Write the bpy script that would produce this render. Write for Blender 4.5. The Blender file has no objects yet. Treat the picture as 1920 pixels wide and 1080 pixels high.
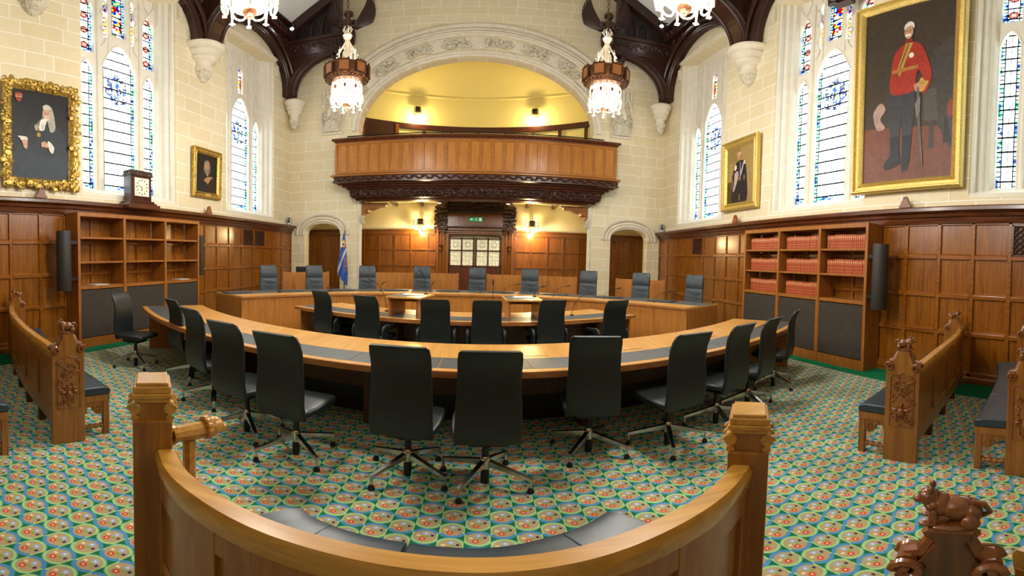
import bpy, bmesh, math, random
from mathutils import Vector, Matrix, noise
PI = math.pi
R_ = math.radians
rnd = random.Random(7)
scn = bpy.context.scene
COL = scn.collection
# room: x to the right, y towards the judges' end, z up; the photographer stands at the origin
L, R, B, F = -6.52, 5.77, 12.85, -7.2
CX = -0.375                      # axis of the hall

# ------------------------------------------------------------------ mesh builder
class MB:
    def __init__(s): s.v = []; s.f = []; s.m = []; s.mi = 0
    def add(s, vs, fs, mi=None):
        o = len(s.v); s.v += [tuple(v) for v in vs]
        for f in fs: s.f.append([i + o for i in f]); s.m.append(s.mi if mi is None else mi)
        return s
    def box(s, x0, x1, y0, y1, z0, z1, mi=None):
        v = [(x, y, z) for z in (z0, z1) for y in (y0, y1) for x in (x0, x1)]
        return s.add(v, [(0,2,3,1),(4,5,7,6),(0,1,5,4),(2,6,7,3),(0,4,6,2),(1,3,7,5)], mi)
    def cbox(s, c, sx, sy, sz, rz=0, mi=None, M=None):
        M = M or Matrix.Rotation(rz, 3, 'Z'); c = Vector(c)
        v = [c + M @ Vector((x*sx/2, y*sy/2, z*sz/2)) for z in (-1,1) for y in (-1,1) for x in (-1,1)]
        return s.add(v, [(0,2,3,1),(4,5,7,6),(0,1,5,4),(2,6,7,3),(0,4,6,2),(1,3,7,5)], mi)
    def loft(s, rings, cap=True, closed=True, mi=None):
        n = len(rings[0]); v = [p for r in rings for p in r]; f = []
        for i in range(len(rings)-1):
            for j in range(n if closed else n-1):
                k = (j+1) % n
                f.append((i*n+j, i*n+k, (i+1)*n+k, (i+1)*n+j))
        if cap: f.append(tuple(range(n))[::-1]); f.append(tuple((len(rings)-1)*n+j for j in range(n)))
        return s.add(v, f, mi)
    def tube(s, pts, r, n=6, mi=None, cap=True):
        pts = [Vector(p) for p in pts]; rs = r if isinstance(r, (list, tuple)) else [r]*len(pts)
        rings = []; up = None
        for i, p in enumerate(pts):
            t = (pts[min(i+1, len(pts)-1)] - pts[max(i-1, 0)])
            if t.length < 1e-9: t = Vector((0,0,1))
            t.normalize()
            if up is None: up = Vector((0,0,1)) if abs(t.z) < .9 else Vector((1,0,0))
            a = t.cross(up)
            if a.length < 1e-6: a = t.orthogonal()
            a.normalize(); b = a.cross(t); up = b
            rings.append([p + (a*math.cos(2*PI*k/n) + b*math.sin(2*PI*k/n))*rs[i] for k in range(n)])
        return s.loft(rings, cap, True, mi)
    def lathe(s, prof, c=(0,0,0), n=20, a0=0, a1=2*PI, mi=None, sx=1, sy=1):
        c = Vector(c); full = abs(a1-a0-2*PI) < 1e-6; m = n if full else n+1
        rings = [[c + Vector((r*math.cos(a0+(a1-a0)*k/n)*sx, r*math.sin(a0+(a1-a0)*k/n)*sy, z)) for k in range(m)] for r, z in prof]
        return s.loft(rings, False, full, mi)
    def ell(s, c, rx, ry, rz, M=None, n=10, m=6, mi=None):
        c = Vector(c); M = M or Matrix.Identity(3); rings = []
        for i in range(m+1):
            t = PI*i/m
            rings.append([c + M @ Vector((rx*math.sin(t)*math.cos(2*PI*k/n)+(1e-5*k if i in (0,m) else 0), ry*math.sin(t)*math.sin(2*PI*k/n), rz*math.cos(t))) for k in range(n)])
        return s.loft(rings, False, True, mi)
    def sweep(s, path, prof, closed=False, cap=True, mi=None, pclosed=True):
        """path: list of (x,y); prof: list of (n,z), n = offset to the left of travel"""
        P = [Vector((p[0], p[1])) for p in path]; N = len(P); rings = []
        for i in range(N):
            if closed: a = P[i]-P[i-1]; b = P[(i+1) % N]-P[i]
            else: a = P[i]-P[i-1] if i else P[1]-P[0]; b = P[i+1]-P[i] if i < N-1 else P[-1]-P[-2]
            a.normalize(); b.normalize()
            na = Vector((-a.y, a.x)); nb = Vector((-b.y, b.x)); m = (na+nb); m.normalize()
            k = 1/max(.3, m.dot(na))
            rings.append([(P[i].x+m.x*n*k, P[i].y+m.y*n*k, z) for n, z in prof])
        if closed: rings.append(rings[0])
        return s.loft(rings, cap and not closed, pclosed, mi)
    def plate(s, loops, T, depth, mi=None):
        """2D loops (first outer, others holes) extruded; T maps (u,v,w) -> xyz, w in 0..depth"""
        cu = bpy.data.curves.new('tmp', 'CURVE'); cu.dimensions = '2D'; cu.fill_mode = 'BOTH'; cu.extrude = depth/2
        for lp in loops:
            sp = cu.splines.new('POLY'); sp.points.add(len(lp)-1); sp.use_cyclic_u = True
            for i, (u, v) in enumerate(lp): sp.points[i].co = (u, v, 0, 1)
        ob = bpy.data.objects.new('tmp', cu); COL.objects.link(ob)
        me = bpy.data.meshes.new_from_object(ob)
        s.add([T(v.co.x, v.co.y, v.co.z + depth/2) for v in me.vertices], [tuple(p.vertices) for p in me.polygons], mi)
        bpy.data.objects.remove(ob); bpy.data.curves.remove(cu); bpy.data.meshes.remove(me)
        return s
    def build(s, name, mats, parent=None, label=None, cat=None, group=None, kind=None, smooth=True, bev=0, sub=0, ang=35, origin=None, weld=True):
        me = bpy.data.meshes.new(name)
        off = Vector((0,0,0))
        if parent is not None and parent.get('_wp') : off = Vector(parent['_wp'])
        if origin is not None: off = Vector(origin)
        me.from_pydata([(v[0]-off.x, v[1]-off.y, v[2]-off.z) for v in s.v], [], s.f)
        me.validate()
        if not isinstance(mats, (list, tuple)): mats = [mats]
        for m in mats: me.materials.append(m)
        if len(me.polygons) == len(s.m): me.polygons.foreach_set('material_index', s.m)
        bm = bmesh.new(); bm.from_mesh(me)
        if weld: bmesh.ops.remove_doubles(bm, verts=bm.verts, dist=2e-5)
        bmesh.ops.recalc_face_normals(bm, faces=bm.faces)
        bm.to_mesh(me); bm.free()
        if smooth: me.shade_smooth(); me.set_sharp_from_angle(angle=R_(ang))
        o = bpy.data.objects.new(name, me); COL.objects.link(o)
        if origin is not None: o.location = off
        if parent is not None:
            o.parent = parent
            if origin is not None and parent.get('_wp'): o.location = off - Vector(parent['_wp'])
        if bev:
            b = o.modifiers.new('bev', 'BEVEL'); b.width = bev; b.segments = 2; b.limit_method = 'ANGLE'; b.angle_limit = R_(40); b.harden_normals = False
        if sub:
            b = o.modifiers.new('sub', 'SUBSURF'); b.levels = sub; b.render_levels = sub
        tag(o, label, cat, group, kind)
        return o
def tag(o, label=None, cat=None, group=None, kind=None):
    if label: o['label'] = label
    if cat: o['category'] = cat
    if group: o['group'] = group
    if kind: o['kind'] = kind
    return o
def thing(name, label, cat, loc=(0,0,0), rz=0, group=None, world=False):
    """Empty at the thing's base. world=True: children's meshes are given in world coordinates."""
    o = bpy.data.objects.new(name, None); COL.objects.link(o); o.empty_display_size = .1
    o.location = loc; o.rotation_euler = (0, 0, rz)
    if world: o['_wp'] = tuple(loc)
    return tag(o, label, cat, group)
def dup(root, loc, rz, label, group=None):
    r = root.copy(); COL.objects.link(r); r.location = loc; r.rotation_euler = (0, 0, rz); r['label'] = label
    if group: r['group'] = group
    for ch in list(root.children):
        c = ch.copy(); COL.objects.link(c); c.parent = r
        for g in ch.children:
            d = g.copy(); COL.objects.link(d); d.parent = c
    return r
def arc(c, r, a0, a1, n):   # angles measured from +y towards +x
    return [(c[0]+r*math.sin(a0+(a1-a0)*i/n), c[1]+r*math.cos(a0+(a1-a0)*i/n)) for i in range(n+1)]
def ring(c, ux, uy, a, b, n=20, e=.5):
    c = Vector(c); ux = Vector(ux); uy = Vector(uy); o = []
    for k in range(n):
        t = 2*PI*(k+.5)/n; ct, st = math.cos(t), math.sin(t)
        o.append(c + ux*(a*math.copysign(abs(ct)**e, ct)) + uy*(b*math.copysign(abs(st)**e, st)))
    return o

# ------------------------------------------------------------------ materials
class NT:
    def __init__(s, name):
        s.m = bpy.data.materials.new(name); s.m.use_nodes = True; s.t = s.m.node_tree; s.t.nodes.clear()
        s.out = s.t.nodes.new('ShaderNodeOutputMaterial')
    def n(s, typ, **kw):
        nd = s.t.nodes.new('ShaderNode'+typ)
        for k, v in kw.items():
            if k.startswith('i_'):
                key = k[2:].replace('_', ' ')
                s.set(nd.inputs[key] if key in nd.inputs else nd.inputs[int(key)], v)
            else: setattr(nd, k, v)
        return nd
    def set(s, inp, v):
        if isinstance(v, bpy.types.NodeSocket): s.t.links.new(v, inp)
        elif isinstance(v, bpy.types.Node): s.t.links.new(v.outputs[0], inp)
        else: inp.default_value = v
    def math(s, op, a, b=0.0, c=0.0):
        nd = s.t.nodes.new('ShaderNodeMath'); nd.operation = op
        s.set(nd.inputs[0], a); s.set(nd.inputs[1], b); s.set(nd.inputs[2], c)
        return nd.outputs[0]
    def mix(s, f, a, b, blend='MIX'):
        nd = s.t.nodes.new('ShaderNodeMix'); nd.data_type = 'RGBA'; nd.blend_type = blend
        s.set(nd.inputs[0], f); s.set(nd.inputs[6], a if isinstance(a, (bpy.types.NodeSocket, bpy.types.Node)) else c4(a))
        s.set(nd.inputs[7], b if isinstance(b, (bpy.types.NodeSocket, bpy.types.Node)) else c4(b))
        return nd.outputs[2]
    def ramp(s, f, stops, interp='LINEAR'):
        nd = s.t.nodes.new('ShaderNodeValToRGB'); nd.color_ramp.interpolation = interp
        e = nd.color_ramp.elements
        while len(e) < len(stops): e.new(.5)
        for i, (p, c) in enumerate(stops): e[i].position = p; e[i].color = c4(c)
        s.set(nd.inputs[0], f); return nd.outputs[0]
    def obj(s): return s.n('TexCoord').outputs['Object']
    def xyz(s, v):
        nd = s.n('SeparateXYZ'); s.set(nd.inputs[0], v); return nd.outputs
    def comb(s, x, y, z):
        nd = s.n('CombineXYZ'); s.set(nd.inputs[0], x); s.set(nd.inputs[1], y); s.set(nd.inputs[2], z); return nd.outputs[0]
    def mapping(s, v, sc=(1,1,1), loc=(0,0,0), rot=(0,0,0)):
        nd = s.n('Mapping'); s.set(nd.inputs['Vector'], v); nd.inputs['Scale'].default_value = sc
        nd.inputs['Location'].default_value = loc; nd.inputs['Rotation'].default_value = rot; return nd.outputs[0]
    def noise(s, v, scale, detail=3, rough=.5, dist=0):
        nd = s.n('TexNoise'); s.set(nd.inputs['Vector'], v); nd.inputs['Scale'].default_value = scale
        nd.inputs['Detail'].default_value = detail; nd.inputs['Roughness'].default_value = rough; nd.inputs['Distortion'].default_value = dist
        return nd.outputs[0]
    def pbr(s, col, rough=.5, metal=0.0, bump=None, bstr=.3, bdist=.01, spec=.5, sheen=0, coat=0, emit=None, estr=0):
        p = s.n('BsdfPrincipled'); s.set(p.inputs['Base Color'], col if isinstance(col, (bpy.types.NodeSocket, bpy.types.Node)) else c4(col))
        s.set(p.inputs['Roughness'], rough); s.set(p.inputs['Metallic'], metal); p.inputs['Specular IOR Level'].default_value = spec
        p.inputs['Sheen Weight'].default_value = sheen; p.inputs['Coat Weight'].default_value = coat; p.inputs['Coat Roughness'].default_value = .15
        if emit is not None: p.inputs['Emission Color'].default_value = c4(emit); p.inputs['Emission Strength'].default_value = estr
        if bump is not None:
            b = s.n('Bump'); s.set(b.inputs['Height'], bump); b.inputs['Strength'].default_value = bstr; b.inputs['Distance'].default_value = bdist
            s.set(p.inputs['Normal'], b.outputs[0])
        s.t.links.new(p.outputs[0], s.out.inputs[0]); return s.m
def c4(c):
    if isinstance(c, str):
        c = c.lstrip('#'); c = [int(c[i:i+2], 16)/255 for i in (0, 2, 4)]
        c = [x/12.92 if x <= .04045 else ((x+.055)/1.055)**2.4 for x in c]
    return (c[0], c[1], c[2], 1.0)
def m_plain(name, col, rough=.5, metal=0.0, **k):
    t = NT(name); return t.pbr(col, rough, metal, **k)
def m_wood(name, c1, c2, axis='z', rough=.32, sc=1.0, fine=1.0, patch=.0, coat=.0, spec=.5):
    t = NT(name); o = t.obj()
    s = {'x': (1.0, 14, 14), 'y': (14, 1.0, 14), 'z': (14, 14, 1.0)}[axis]
    n = t.noise(t.mapping(o, tuple(a*sc for a in s)), 1.6, 6, .62, .6)
    n2 = t.noise(t.mapping(o, tuple(a*sc*(5 if a > 2 else 2) for a in s)), 2.0, 3, .6)
    f = t.math('ADD', t.math('MULTIPLY', n, .75), t.math('MULTIPLY', n2, .25*fine))
    col = t.ramp(f, [(.32, c1), (.68, c2)])
    if patch:
        big = t.noise(t.mapping(o, (1.1, 1.1, 1.1)), 1.3, 1)
        col = t.mix(t.math('MULTIPLY', big, patch), col, c1)
    return t.pbr(col, rough, 0, bump=n2, bstr=.08, bdist=.002, coat=coat, spec=spec)
def m_stone(name, axis, c1='#e2d7bd', c2='#dacdae', mort='#f4f0e6', bw=.86, rh=.355, off=0.0):
    t = NT(name); x, y, z = t.xyz(t.obj())
    u = {'x': x, 'y': y}[axis]
    def brick(bw, rh, ou, oz):
        b = t.n('TexBrick', offset=.46, squash=.68, squash_frequency=3)
        t.set(b.inputs['Vector'], t.comb(t.math('ADD', u, ou), t.math('ADD', z, oz), 0))
        b.inputs['Scale'].default_value = 1; b.inputs['Mortar Size'].default_value = .0105; b.inputs['Mortar Smooth'].default_value = .3
        b.inputs['Brick Width'].default_value = bw; b.inputs['Row Height'].default_value = rh; b.inputs['Bias'].default_value = -.1
        b.inputs['Color1'].default_value = c4(c1); b.inputs['Color2'].default_value = c4(c2); b.inputs['Mortar'].default_value = c4(mort)
        return b
    b = brick(bw, rh, off, .04)
    nz = t.noise(t.mapping(t.obj(), (3, 3, 3)), 2.2, 5, .6)
    nf = t.noise(t.mapping(t.obj(), (3, 3, 9)), 14, 4, .6)
    col = t.mix(.55, b.outputs[0], t.ramp(nz, [(.3, '#cdc0a2'), (.7, '#e6dec9')]), 'SOFT_LIGHT')
    col = t.mix(t.math('MULTIPLY', nf, .14), col, '#a8977a')
    col = t.mix(t.math('MULTIPLY', b.outputs['Fac'], .85), col, mort)
    h = t.math('SUBTRACT', t.math('MULTIPLY', nf, .15), t.math('MULTIPLY', b.outputs['Fac'], .8))
    return t.pbr(col, .8, 0, bump=h, bstr=.35, bdist=.006, spec=.25)
def m_stone_plain(name, c1='#d6ccb6', c2='#e6dece', dirt=.25):
    t = NT(name); o = t.obj()
    n = t.noise(t.mapping(o, (2, 2, 2)), 2, 5, .6); f = t.noise(t.mapping(o, (1, 1, 1)), 45, 3)
    return t.pbr(t.ramp(n, [(.3, c1), (.7, c2)]), .8, 0, bump=f, bstr=.15, bdist=.004, spec=.25)
def m_carved(name, c1, c2, sc=16, rough=.35, strength=.9, dist=.03, metal=0.0, spec=.5):
    t = NT(name); o = t.obj()
    v = t.n('TexVoronoi', feature='SMOOTH_F1'); t.set(v.inputs['Vector'], t.mapping(o, (1, 1, 1))); v.inputs['Scale'].default_value = sc
    n = t.noise(o, sc*.7, 4, .6, 1.2)
    h = t.math('ADD', v.outputs['Distance'], t.math('MULTIPLY', n, .8))
    return t.pbr(t.ramp(n, [(.35, c1), (.65, c2)]), rough, metal, bump=h, bstr=strength, bdist=dist, spec=spec)
def m_leather(name, col, rough=.38, pleat=0):
    t = NT(name); o = t.obj()
    n = t.noise(o, 9, 3, .5); f = t.noise(o, 160, 2)
    h = t.math('ADD', t.math('MULTIPLY', n, .6), t.math('MULTIPLY', f, .12))
    c = c4(col); lo = (c[0]*.75, c[1]*.75, c[2]*.75)
    return t.pbr(t.ramp(n, [(.3, lo), (.7, c)]), rough, 0, bump=h, bstr=.25, bdist=.01, spec=.5)

M = {}
M['stone_side'] = m_stone('ashlar_side_wall', 'y', off=.2)
M['stone_back'] = m_stone('ashlar_end_wall', 'x', off=.1)
M['stone'] = m_stone_plain('dressed_stone')
M['stone_daylit'] = m_stone_plain('daylit_window_stone', '#dfd9cb', '#e9e4d8')  # window stone coloured paler to imitate daylight around the glass
M['stone_carved'] = m_carved('carved_stone', '#bfb59d', '#e6dfcd', 22, .8, .9, .03, spec=.2)
M['plaster_white'] = m_plain('white_plaster', '#f2f1ee', .9)
M['plaster_yellow'] = m_plain('yellow_plaster', '#ddd189', .85)
M['plaster_cream'] = m_plain('cream_plaster', '#ebe3bf', .85)
M['oak'] = m_wood('wainscot_oak', '#673508', '#a7671c', 'z', .24, patch=.45, coat=.25)
M['oak_rail'] = m_wood('wainscot_rail_oak', '#693508', '#9f5f1a', 'y', .24, coat=.25)
M['oak_dark'] = m_wood('cornice_oak', '#36180c', '#6a3618', 'y', .25, coat=.3)
M['oak_darkx'] = m_wood('gallery_dark_oak', '#2a110a', '#4a2010', 'x', .3, coat=.1)
M['oak_alcove'] = m_wood('alcove_oak', '#5a2f0a', '#8c5416', 'z', .28, coat=.2)
M['oak_case'] = m_wood('bookcase_oak', '#7c4514', '#a86a2a', 'z', .35)
M['oak_inner'] = m_wood('bookcase_back_oak', '#4c280c', '#744618', 'z', .45)
M['oak_gallery'] = m_wood('gallery_panel_oak', '#94571a', '#c18434', 'z', .25, patch=.4, coat=.3)
M['oak_gallery_rail'] = m_wood('gallery_rail_oak', '#844c16', '#a86c28', 'x', .25, coat=.3)
M['roof_timber'] = m_wood('roof_timber', '#24100a', '#43241a', 'z', .35)
M['roof_carved'] = m_carved('carved_roof_timber', '#1a0c08', '#43261b', 9, .4, 1, .05)
M['dark_carved'] = m_carved('carved_dark_oak', '#1c0c07', '#4a2613', 14, .35, 1, .04)
M['oak_carved'] = m_carved('carved_bench_oak', '#6d3d16', '#8f5723', 24, .35, .8, .012)
M['bench'] = m_wood('bench_oak', '#744012', '#a46c28', 'z', .28, coat=.2)
M['bench_rail'] = m_wood('bench_top_rail_oak', '#a06c22', '#cc9844', 'x', .25, coat=.3)
M['bench_carve'] = m_wood('bench_scroll_oak', '#5b2f17', '#8a5228', 'x', .22, coat=.4)
M['desk_top'] = m_wood('desk_top_veneer', '#b67c32', '#d9a458', 'y', .33, sc=.5, coat=.1)
M['desk_front'] = m_wood('desk_front_veneer', '#94561c', '#b97c38', 'z', .38, sc=.9)
M['desk_edge'] = m_wood('desk_edge_walnut', '#8c5226', '#b57a44', 'x', .3)
M['desk_dark'] = m_wood('desk_under_walnut', '#3c1f10', '#5f3519', 'z', .4)
M['desk_leather'] = m_leather('desk_inlay_leather', '#4e5457', .42)
M['leather'] = m_leather('chair_leather', '#151c1d', .42)
M['leather_judge'] = m_leather('judge_chair_leather', '#424c52', .42)
M['leather_bench'] = m_leather('bench_leather', '#2c3a44', .33)
M['chrome'] = m_plain('polished_aluminium', '#c9c8c4', .18, 1.0)
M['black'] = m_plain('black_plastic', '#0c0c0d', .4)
M['dark_metal'] = m_plain('dark_bronze', '#241a12', .4, .7)
def _fabric():
    t = NT('speaker_cloth'); v = t.n('TexVoronoi'); t.set(v.inputs['Vector'], t.obj()); v.inputs['Scale'].default_value = 90
    return t.pbr(t.ramp(v.outputs['Distance'], [(.2, '#2e2924'), (.6, '#4a433c')]), .95, 0, bump=v.outputs['Distance'], bstr=.2, bdist=.004, spec=.1)
M['cloth'] = _fabric()
M['speaker'] = m_plain('speaker_mesh', '#2b2622', .6)
def _gilt(name, a, b, sc):
    t = NT(name); o = t.obj(); n = t.noise(o, sc, 4, .6, .8)
    return t.pbr(t.ramp(n, [(.3, a), (.65, b)]), .33, .75, bump=n, bstr=.5, bdist=.02)
M['gilt'] = _gilt('gilded_wood', '#6e4e18', '#e2c066', 26)
M['gilt_pale'] = _gilt('pale_gilding', '#b79540', '#efd98c', 60)
M['gilt_plain'] = _gilt('smooth_gilding', '#c49b3e', '#f2d98a', 8)
M['brass'] = m_plain('brass', '#a87c38', .3, 1.0)

# ------------------------------------------------------------------ camera (a cylindrical-looking stitched panorama about 142 degrees wide)
f_, cx_, cy_, p_, r_ = 776.5, 909.1, 509.35, 0.0314, 0.0227
cd = bpy.data.cameras.new('panorama_camera'); cam = bpy.data.objects.new('panorama_camera', cd); COL.objects.link(cam)
cd.type = 'PANO'; cd.panorama_type = 'EQUIRECTANGULAR'
cd.longitude_min = -cx_/f_; cd.longitude_max = (1920-cx_)/f_
cd.latitude_max = cy_/f_; cd.latitude_min = -(1080-cy_)/f_
cd.clip_start = .02; cd.clip_end = 200
cr, sr, cp, sp = math.cos(r_), math.sin(r_), math.cos(p_), math.sin(p_)
right = Vector((cr, 0, sr)); fwd = Vector((sr*sp, cp, -cr*sp)); up = Vector((-sr*cp, sp, cr*cp))
mw = Matrix((right, up, -fwd)).transposed().to_4x4(); mw.translation = Vector((0, 0, 1.65))
cam.matrix_world = mw; scn.camera = cam
scn.view_settings.view_transform = 'Standard'; scn.view_settings.look = 'None'; scn.view_settings.gamma = 1
scn.view_settings.use_curve_mapping = False; scn.view_settings.exposure = 0.0
# ================================================================== floor
def carpet():
    t = NT('patterned_carpet'); x, y, z = t.xyz(t.obj())
    A, Bv = .135, .158
    ci = t.math('ROUND', t.math('DIVIDE', x, A)); par = t.math('ABSOLUTE', t.math('MODULO', ci, 2.0))
    yo = t.math('SUBTRACT', y, t.math('MULTIPLY', par, Bv*.5))
    ri = t.math('ROUND', t.math('DIVIDE', yo, Bv))
    u = t.math('SUBTRACT', x, t.math('MULTIPLY', ci, A)); v = t.math('SUBTRACT', yo, t.math('MULTIPLY', ri, Bv))
    d = t.math('SQRT', t.math('ADD', t.math('MULTIPLY', u, u), t.math('MULTIPLY', v, v)))
    def band(a, b): return t.math('MULTIPLY', t.math('GREATER_THAN', d, a), t.math('LESS_THAN', d, b))
    def disc(cx, cy, r):
        a = t.math('SUBTRACT', u, cx); b = t.math('SUBTRACT', v, cy)
        return t.math('LESS_THAN', t.math('ADD', t.math('MULTIPLY', a, a), t.math('MULTIPLY', b, b)), r*r)
    def rect(cx, cy, w, h):
        return t.math('MULTIPLY', t.math('LESS_THAN', t.math('ABSOLUTE', t.math('SUBTRACT', u, cx)), w), t.math('LESS_THAN', t.math('ABSOLUTE', t.math('SUBTRACT', v, cy)), h))
    def flower(cx, cy, r):
        a = t.math('SUBTRACT', u, cx); b = t.math('SUBTRACT', v, cy)
        rr = t.math('SQRT', t.math('ADD', t.math('MULTIPLY', a, a), t.math('MULTIPLY', b, b)))
        w = t.math('ADD', .84, t.math('MULTIPLY', t.math('COSINE', t.math('MULTIPLY', t.math('ARCTAN2', a, b), 8.0)), .16))
        return t.math('LESS_THAN', rr, t.math('MULTIPLY', w, r))
    nz = t.noise(t.obj(), 60, 2)
    col = t.mix(t.math('GREATER_THAN', d, .083), t.mix(0, '#2a8f86', '#2a8f86'), '#0b6a4a')
    col = t.mix(band(.0, .079), col, '#4f8fc4')
    # lime line that weaves over one disc and under the next
    sgn = t.math('SUBTRACT', t.math('MULTIPLY', par, 2.0), 1.0)
    side = t.math('GREATER_THAN', t.math('ADD', t.math('MULTIPLY', v, sgn), t.math('MULTIPLY', t.math('ABSOLUTE', u), .58)), .0)
    col = t.mix(t.math('MULTIPLY', band(.0605, .0765), side), col, '#aed274')
    col = t.mix(band(-1, .0585), col, '#b89f74')
    col = t.mix(flower(.004, .030, .021), col, '#9fb4d2'); col = t.mix(disc(.004, .030, .006), col, '#e8eef5')
    col = t.mix(flower(-.010, -.027, .022), col, '#d8482c'); col = t.mix(disc(-.010, -.027, .006), col, '#f3e3c4')
    col = t.mix(rect(-.034, .004, .011, .008), col, '#ecd6a6')
    col = t.mix(rect(.038, .010, .008, .010), col, '#33265e')
    col = t.mix(rect(.012, -.002, .012, .009), col, '#86a84e')
    col = t.mix(t.math('MULTIPLY', nz, .18), col, '#6f7a6a')
    # plain green border along the walls
    inx = t.math('MULTIPLY', t.math('GREATER_THAN', x, L+.78), t.math('LESS_THAN', x, R-.7))
    col = t.mix(inx, '#136b45', col)
    return t.pbr(col, .95, 0, bump=nz, bstr=.3, bdist=.004, spec=.1)
M['carpet'] = carpet()
MB().box(L-.5, R+.5, F, 15.9, -.15, 0).build('floor', M['carpet'], kind='structure', smooth=False)

# ================================================================== side walls
def side(s):     # maps (distance into the room, y, z) to xyz
    return (lambda d, y, z: (L+d, y, z)) if s == 'L' else (lambda d, y, z: (R-d, y, z))
WIN_Y = [1.22, 5.77, 10.35]
ZT = 10.1
def flat_arch(c, hw, z0, zs, zc, n=14):
    pts = [(c-hw, z0), (c+hw, z0)]
    for i in range(n+1):
        t = 1-2*i/n; pts.append((c+hw*t, zs+(zc-zs)*(1-abs(t)**3.5)))
    return pts
for s in 'LR':
    T = side(s); w = MB()
    w.plate([[(F, 0), (15.9, 0), (15.9, ZT+.6), (F, ZT+.6)]] + [flat_arch(c, 1.29, 2.84, 8.38, 8.44) for c in WIN_Y],
            lambda u, v, q: T(-.55+q, u, v), .55)
    w.build('wall_left' if s == 'L' else 'wall_right', M['stone_side'], kind='structure', smooth=False)
MB().box(L-.5, R+.5, F-.4, F, 0, 14).build('wall_front', M['stone_back'], kind='structure', smooth=False)

# ---- windows: stone frame and tracery, leaded glass
def glass_mat(name, w, kind):
    t = NT(name); x, u, v = t.xyz(t.obj())
    au = t.math('ABSOLUTE', u)
    def lines(q, per, wd, off=0.0): return t.math('LESS_THAN', t.math('ABSOLUTE', t.math('SUBTRACT', t.math('FLOORED_MODULO', t.math('ADD', q, off), per), per/2)), wd)
    OR = lambda a, b: t.math('MAXIMUM', a, b); AND = lambda a, b: t.math('MULTIPLY', a, b)
    inb = t.math('GREATER_THAN', au, w/2-.075)
    if kind != 'upper':
        inb = OR(inb, AND(t.math('GREATER_THAN', v, .05), t.math('LESS_THAN', v, .13)))
    wn = t.n('TexWhiteNoise', noise_dimensions='3D')
    t.set(wn.inputs['Vector'], t.comb(t.math('FLOOR', t.math('DIVIDE', t.math('ADD', u, 3), .085)), t.math('FLOOR', t.math('DIVIDE', v, .085)), 0))
    bc = t.ramp(wn.outputs['Value'], [(0, '#eafcff'), (.22, '#5f7cc0'), (.32, '#9fdccb'), (.55, '#e8fff4'), (.7, '#4fa48f'), (.80, '#c8f2ea'), (.95, '#7f9ad0')], 'CONSTANT')
    col = t.mix(inb, '#ffffff', bc)
    lead = OR(lines(v, .255, .015), AND(inb, lines(v, .085, .009)))
    lead = OR(lead, t.math('LESS_THAN', t.math('ABSOLUTE', t.math('SUBTRACT', au, w/2-.075)), .009))
    if kind != 'upper': lead = OR(lead, AND(lines(u, .16, .005, .08), t.math('SUBTRACT', 1.0, inb)))
    vo = t.n('TexVoronoi', feature='F1'); t.set(vo.inputs['Vector'], t.comb(u, v, 0)); vo.inputs['Scale'].default_value = 17 if kind != 'upper' else 13
    ve = t.n('TexVoronoi', feature='DISTANCE_TO_EDGE'); t.set(ve.inputs['Vector'], t.comb(u, v, 0)); ve.inputs['Scale'].default_value = vo.inputs['Scale'].default_value
    rr = t.xyz(vo.outputs['Color'])[0]
    if kind == 'arms':
        dv = t.math('SUBTRACT', v, 2.42)
        rad = t.math('SQRT', t.math('ADD', t.math('MULTIPLY', u, u), t.math('MULTIPLY', t.math('MULTIPLY', dv, dv), .8)))
        nz = t.noise(t.comb(u, v, 0), 7, 2)
        m = t.math('LESS_THAN', t.math('ADD', rad, t.math('MULTIPLY', nz, .22)), .43)
        cc = t.ramp(rr, [(0, '#7f9ce6'), (.18, '#ffffff'), (.5, '#b4cdf0'), (.62, '#f6f2bc'), (.75, '#ffffff'), (.92, '#8a8aa0')], 'CONSTANT')
        col = t.mix(m, col, cc); lead = OR(lead, AND(m, t.math('LESS_THAN', ve.outputs['Distance'], .045)))
    if kind == 'upper':
        cc = t.ramp(rr, [(0, '#ffffff'), (.2, '#d8322a'), (.33, '#ffffff'), (.48, '#2c48c8'), (.58, '#2aa890'), (.68, '#f2e27a'), (.8, '#ffffff'), (.92, '#7a3fa8')], 'CONSTANT')
        col = t.mix(t.math('SUBTRACT', 1.0, inb), col, cc); lead = OR(lead, t.math('LESS_THAN', ve.outputs['Distance'], .03))
    if kind == 'rose':
        dv = t.math('SUBTRACT', t.math('FLOORED_MODULO', v, .42), .21)
        rad = t.math('SQRT', t.math('ADD', t.math('MULTIPLY', u, u), t.math('MULTIPLY', dv, dv)))
        m = t.math('LESS_THAN', rad, .085)
        col = t.mix(m, col, '#b87a70'); col = t.mix(t.math('LESS_THAN', rad, .035), col, '#f4e8dc')
        lead = OR(lead, t.math('LESS_THAN', t.math('ABSOLUTE', t.math('SUBTRACT', rad, .085)), .008))
    tr = t.n('BsdfTransparent'); t.set(tr.inputs[0], col)
    di = t.n('BsdfDiffuse'); di.inputs[0].default_value = c4('#16181a')
    gl = t.n('BsdfGlossy'); gl.inputs['Roughness'].default_value = .1
    ms = t.n('MixShader'); ms.inputs[0].default_value = .04; t.set(ms.inputs[1], tr); t.set(ms.inputs[2], gl)
    m2 = t.n('MixShader'); t.set(m2.inputs[0], lead); t.set(m2.inputs[1], ms); t.set(m2.inputs[2], di)
    t.t.links.new(m2.outputs[0], t.out.inputs[0]); return t.m
G = {'c': glass_mat('leaded_glass_arms', .91, 'arms'), 's': glass_mat('leaded_glass_side', .35, 'plain'),
     'r': glass_mat('leaded_glass_roses', .35, 'rose'), 'u': glass_mat('stained_glass_upper', .4, 'upper')}
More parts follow.
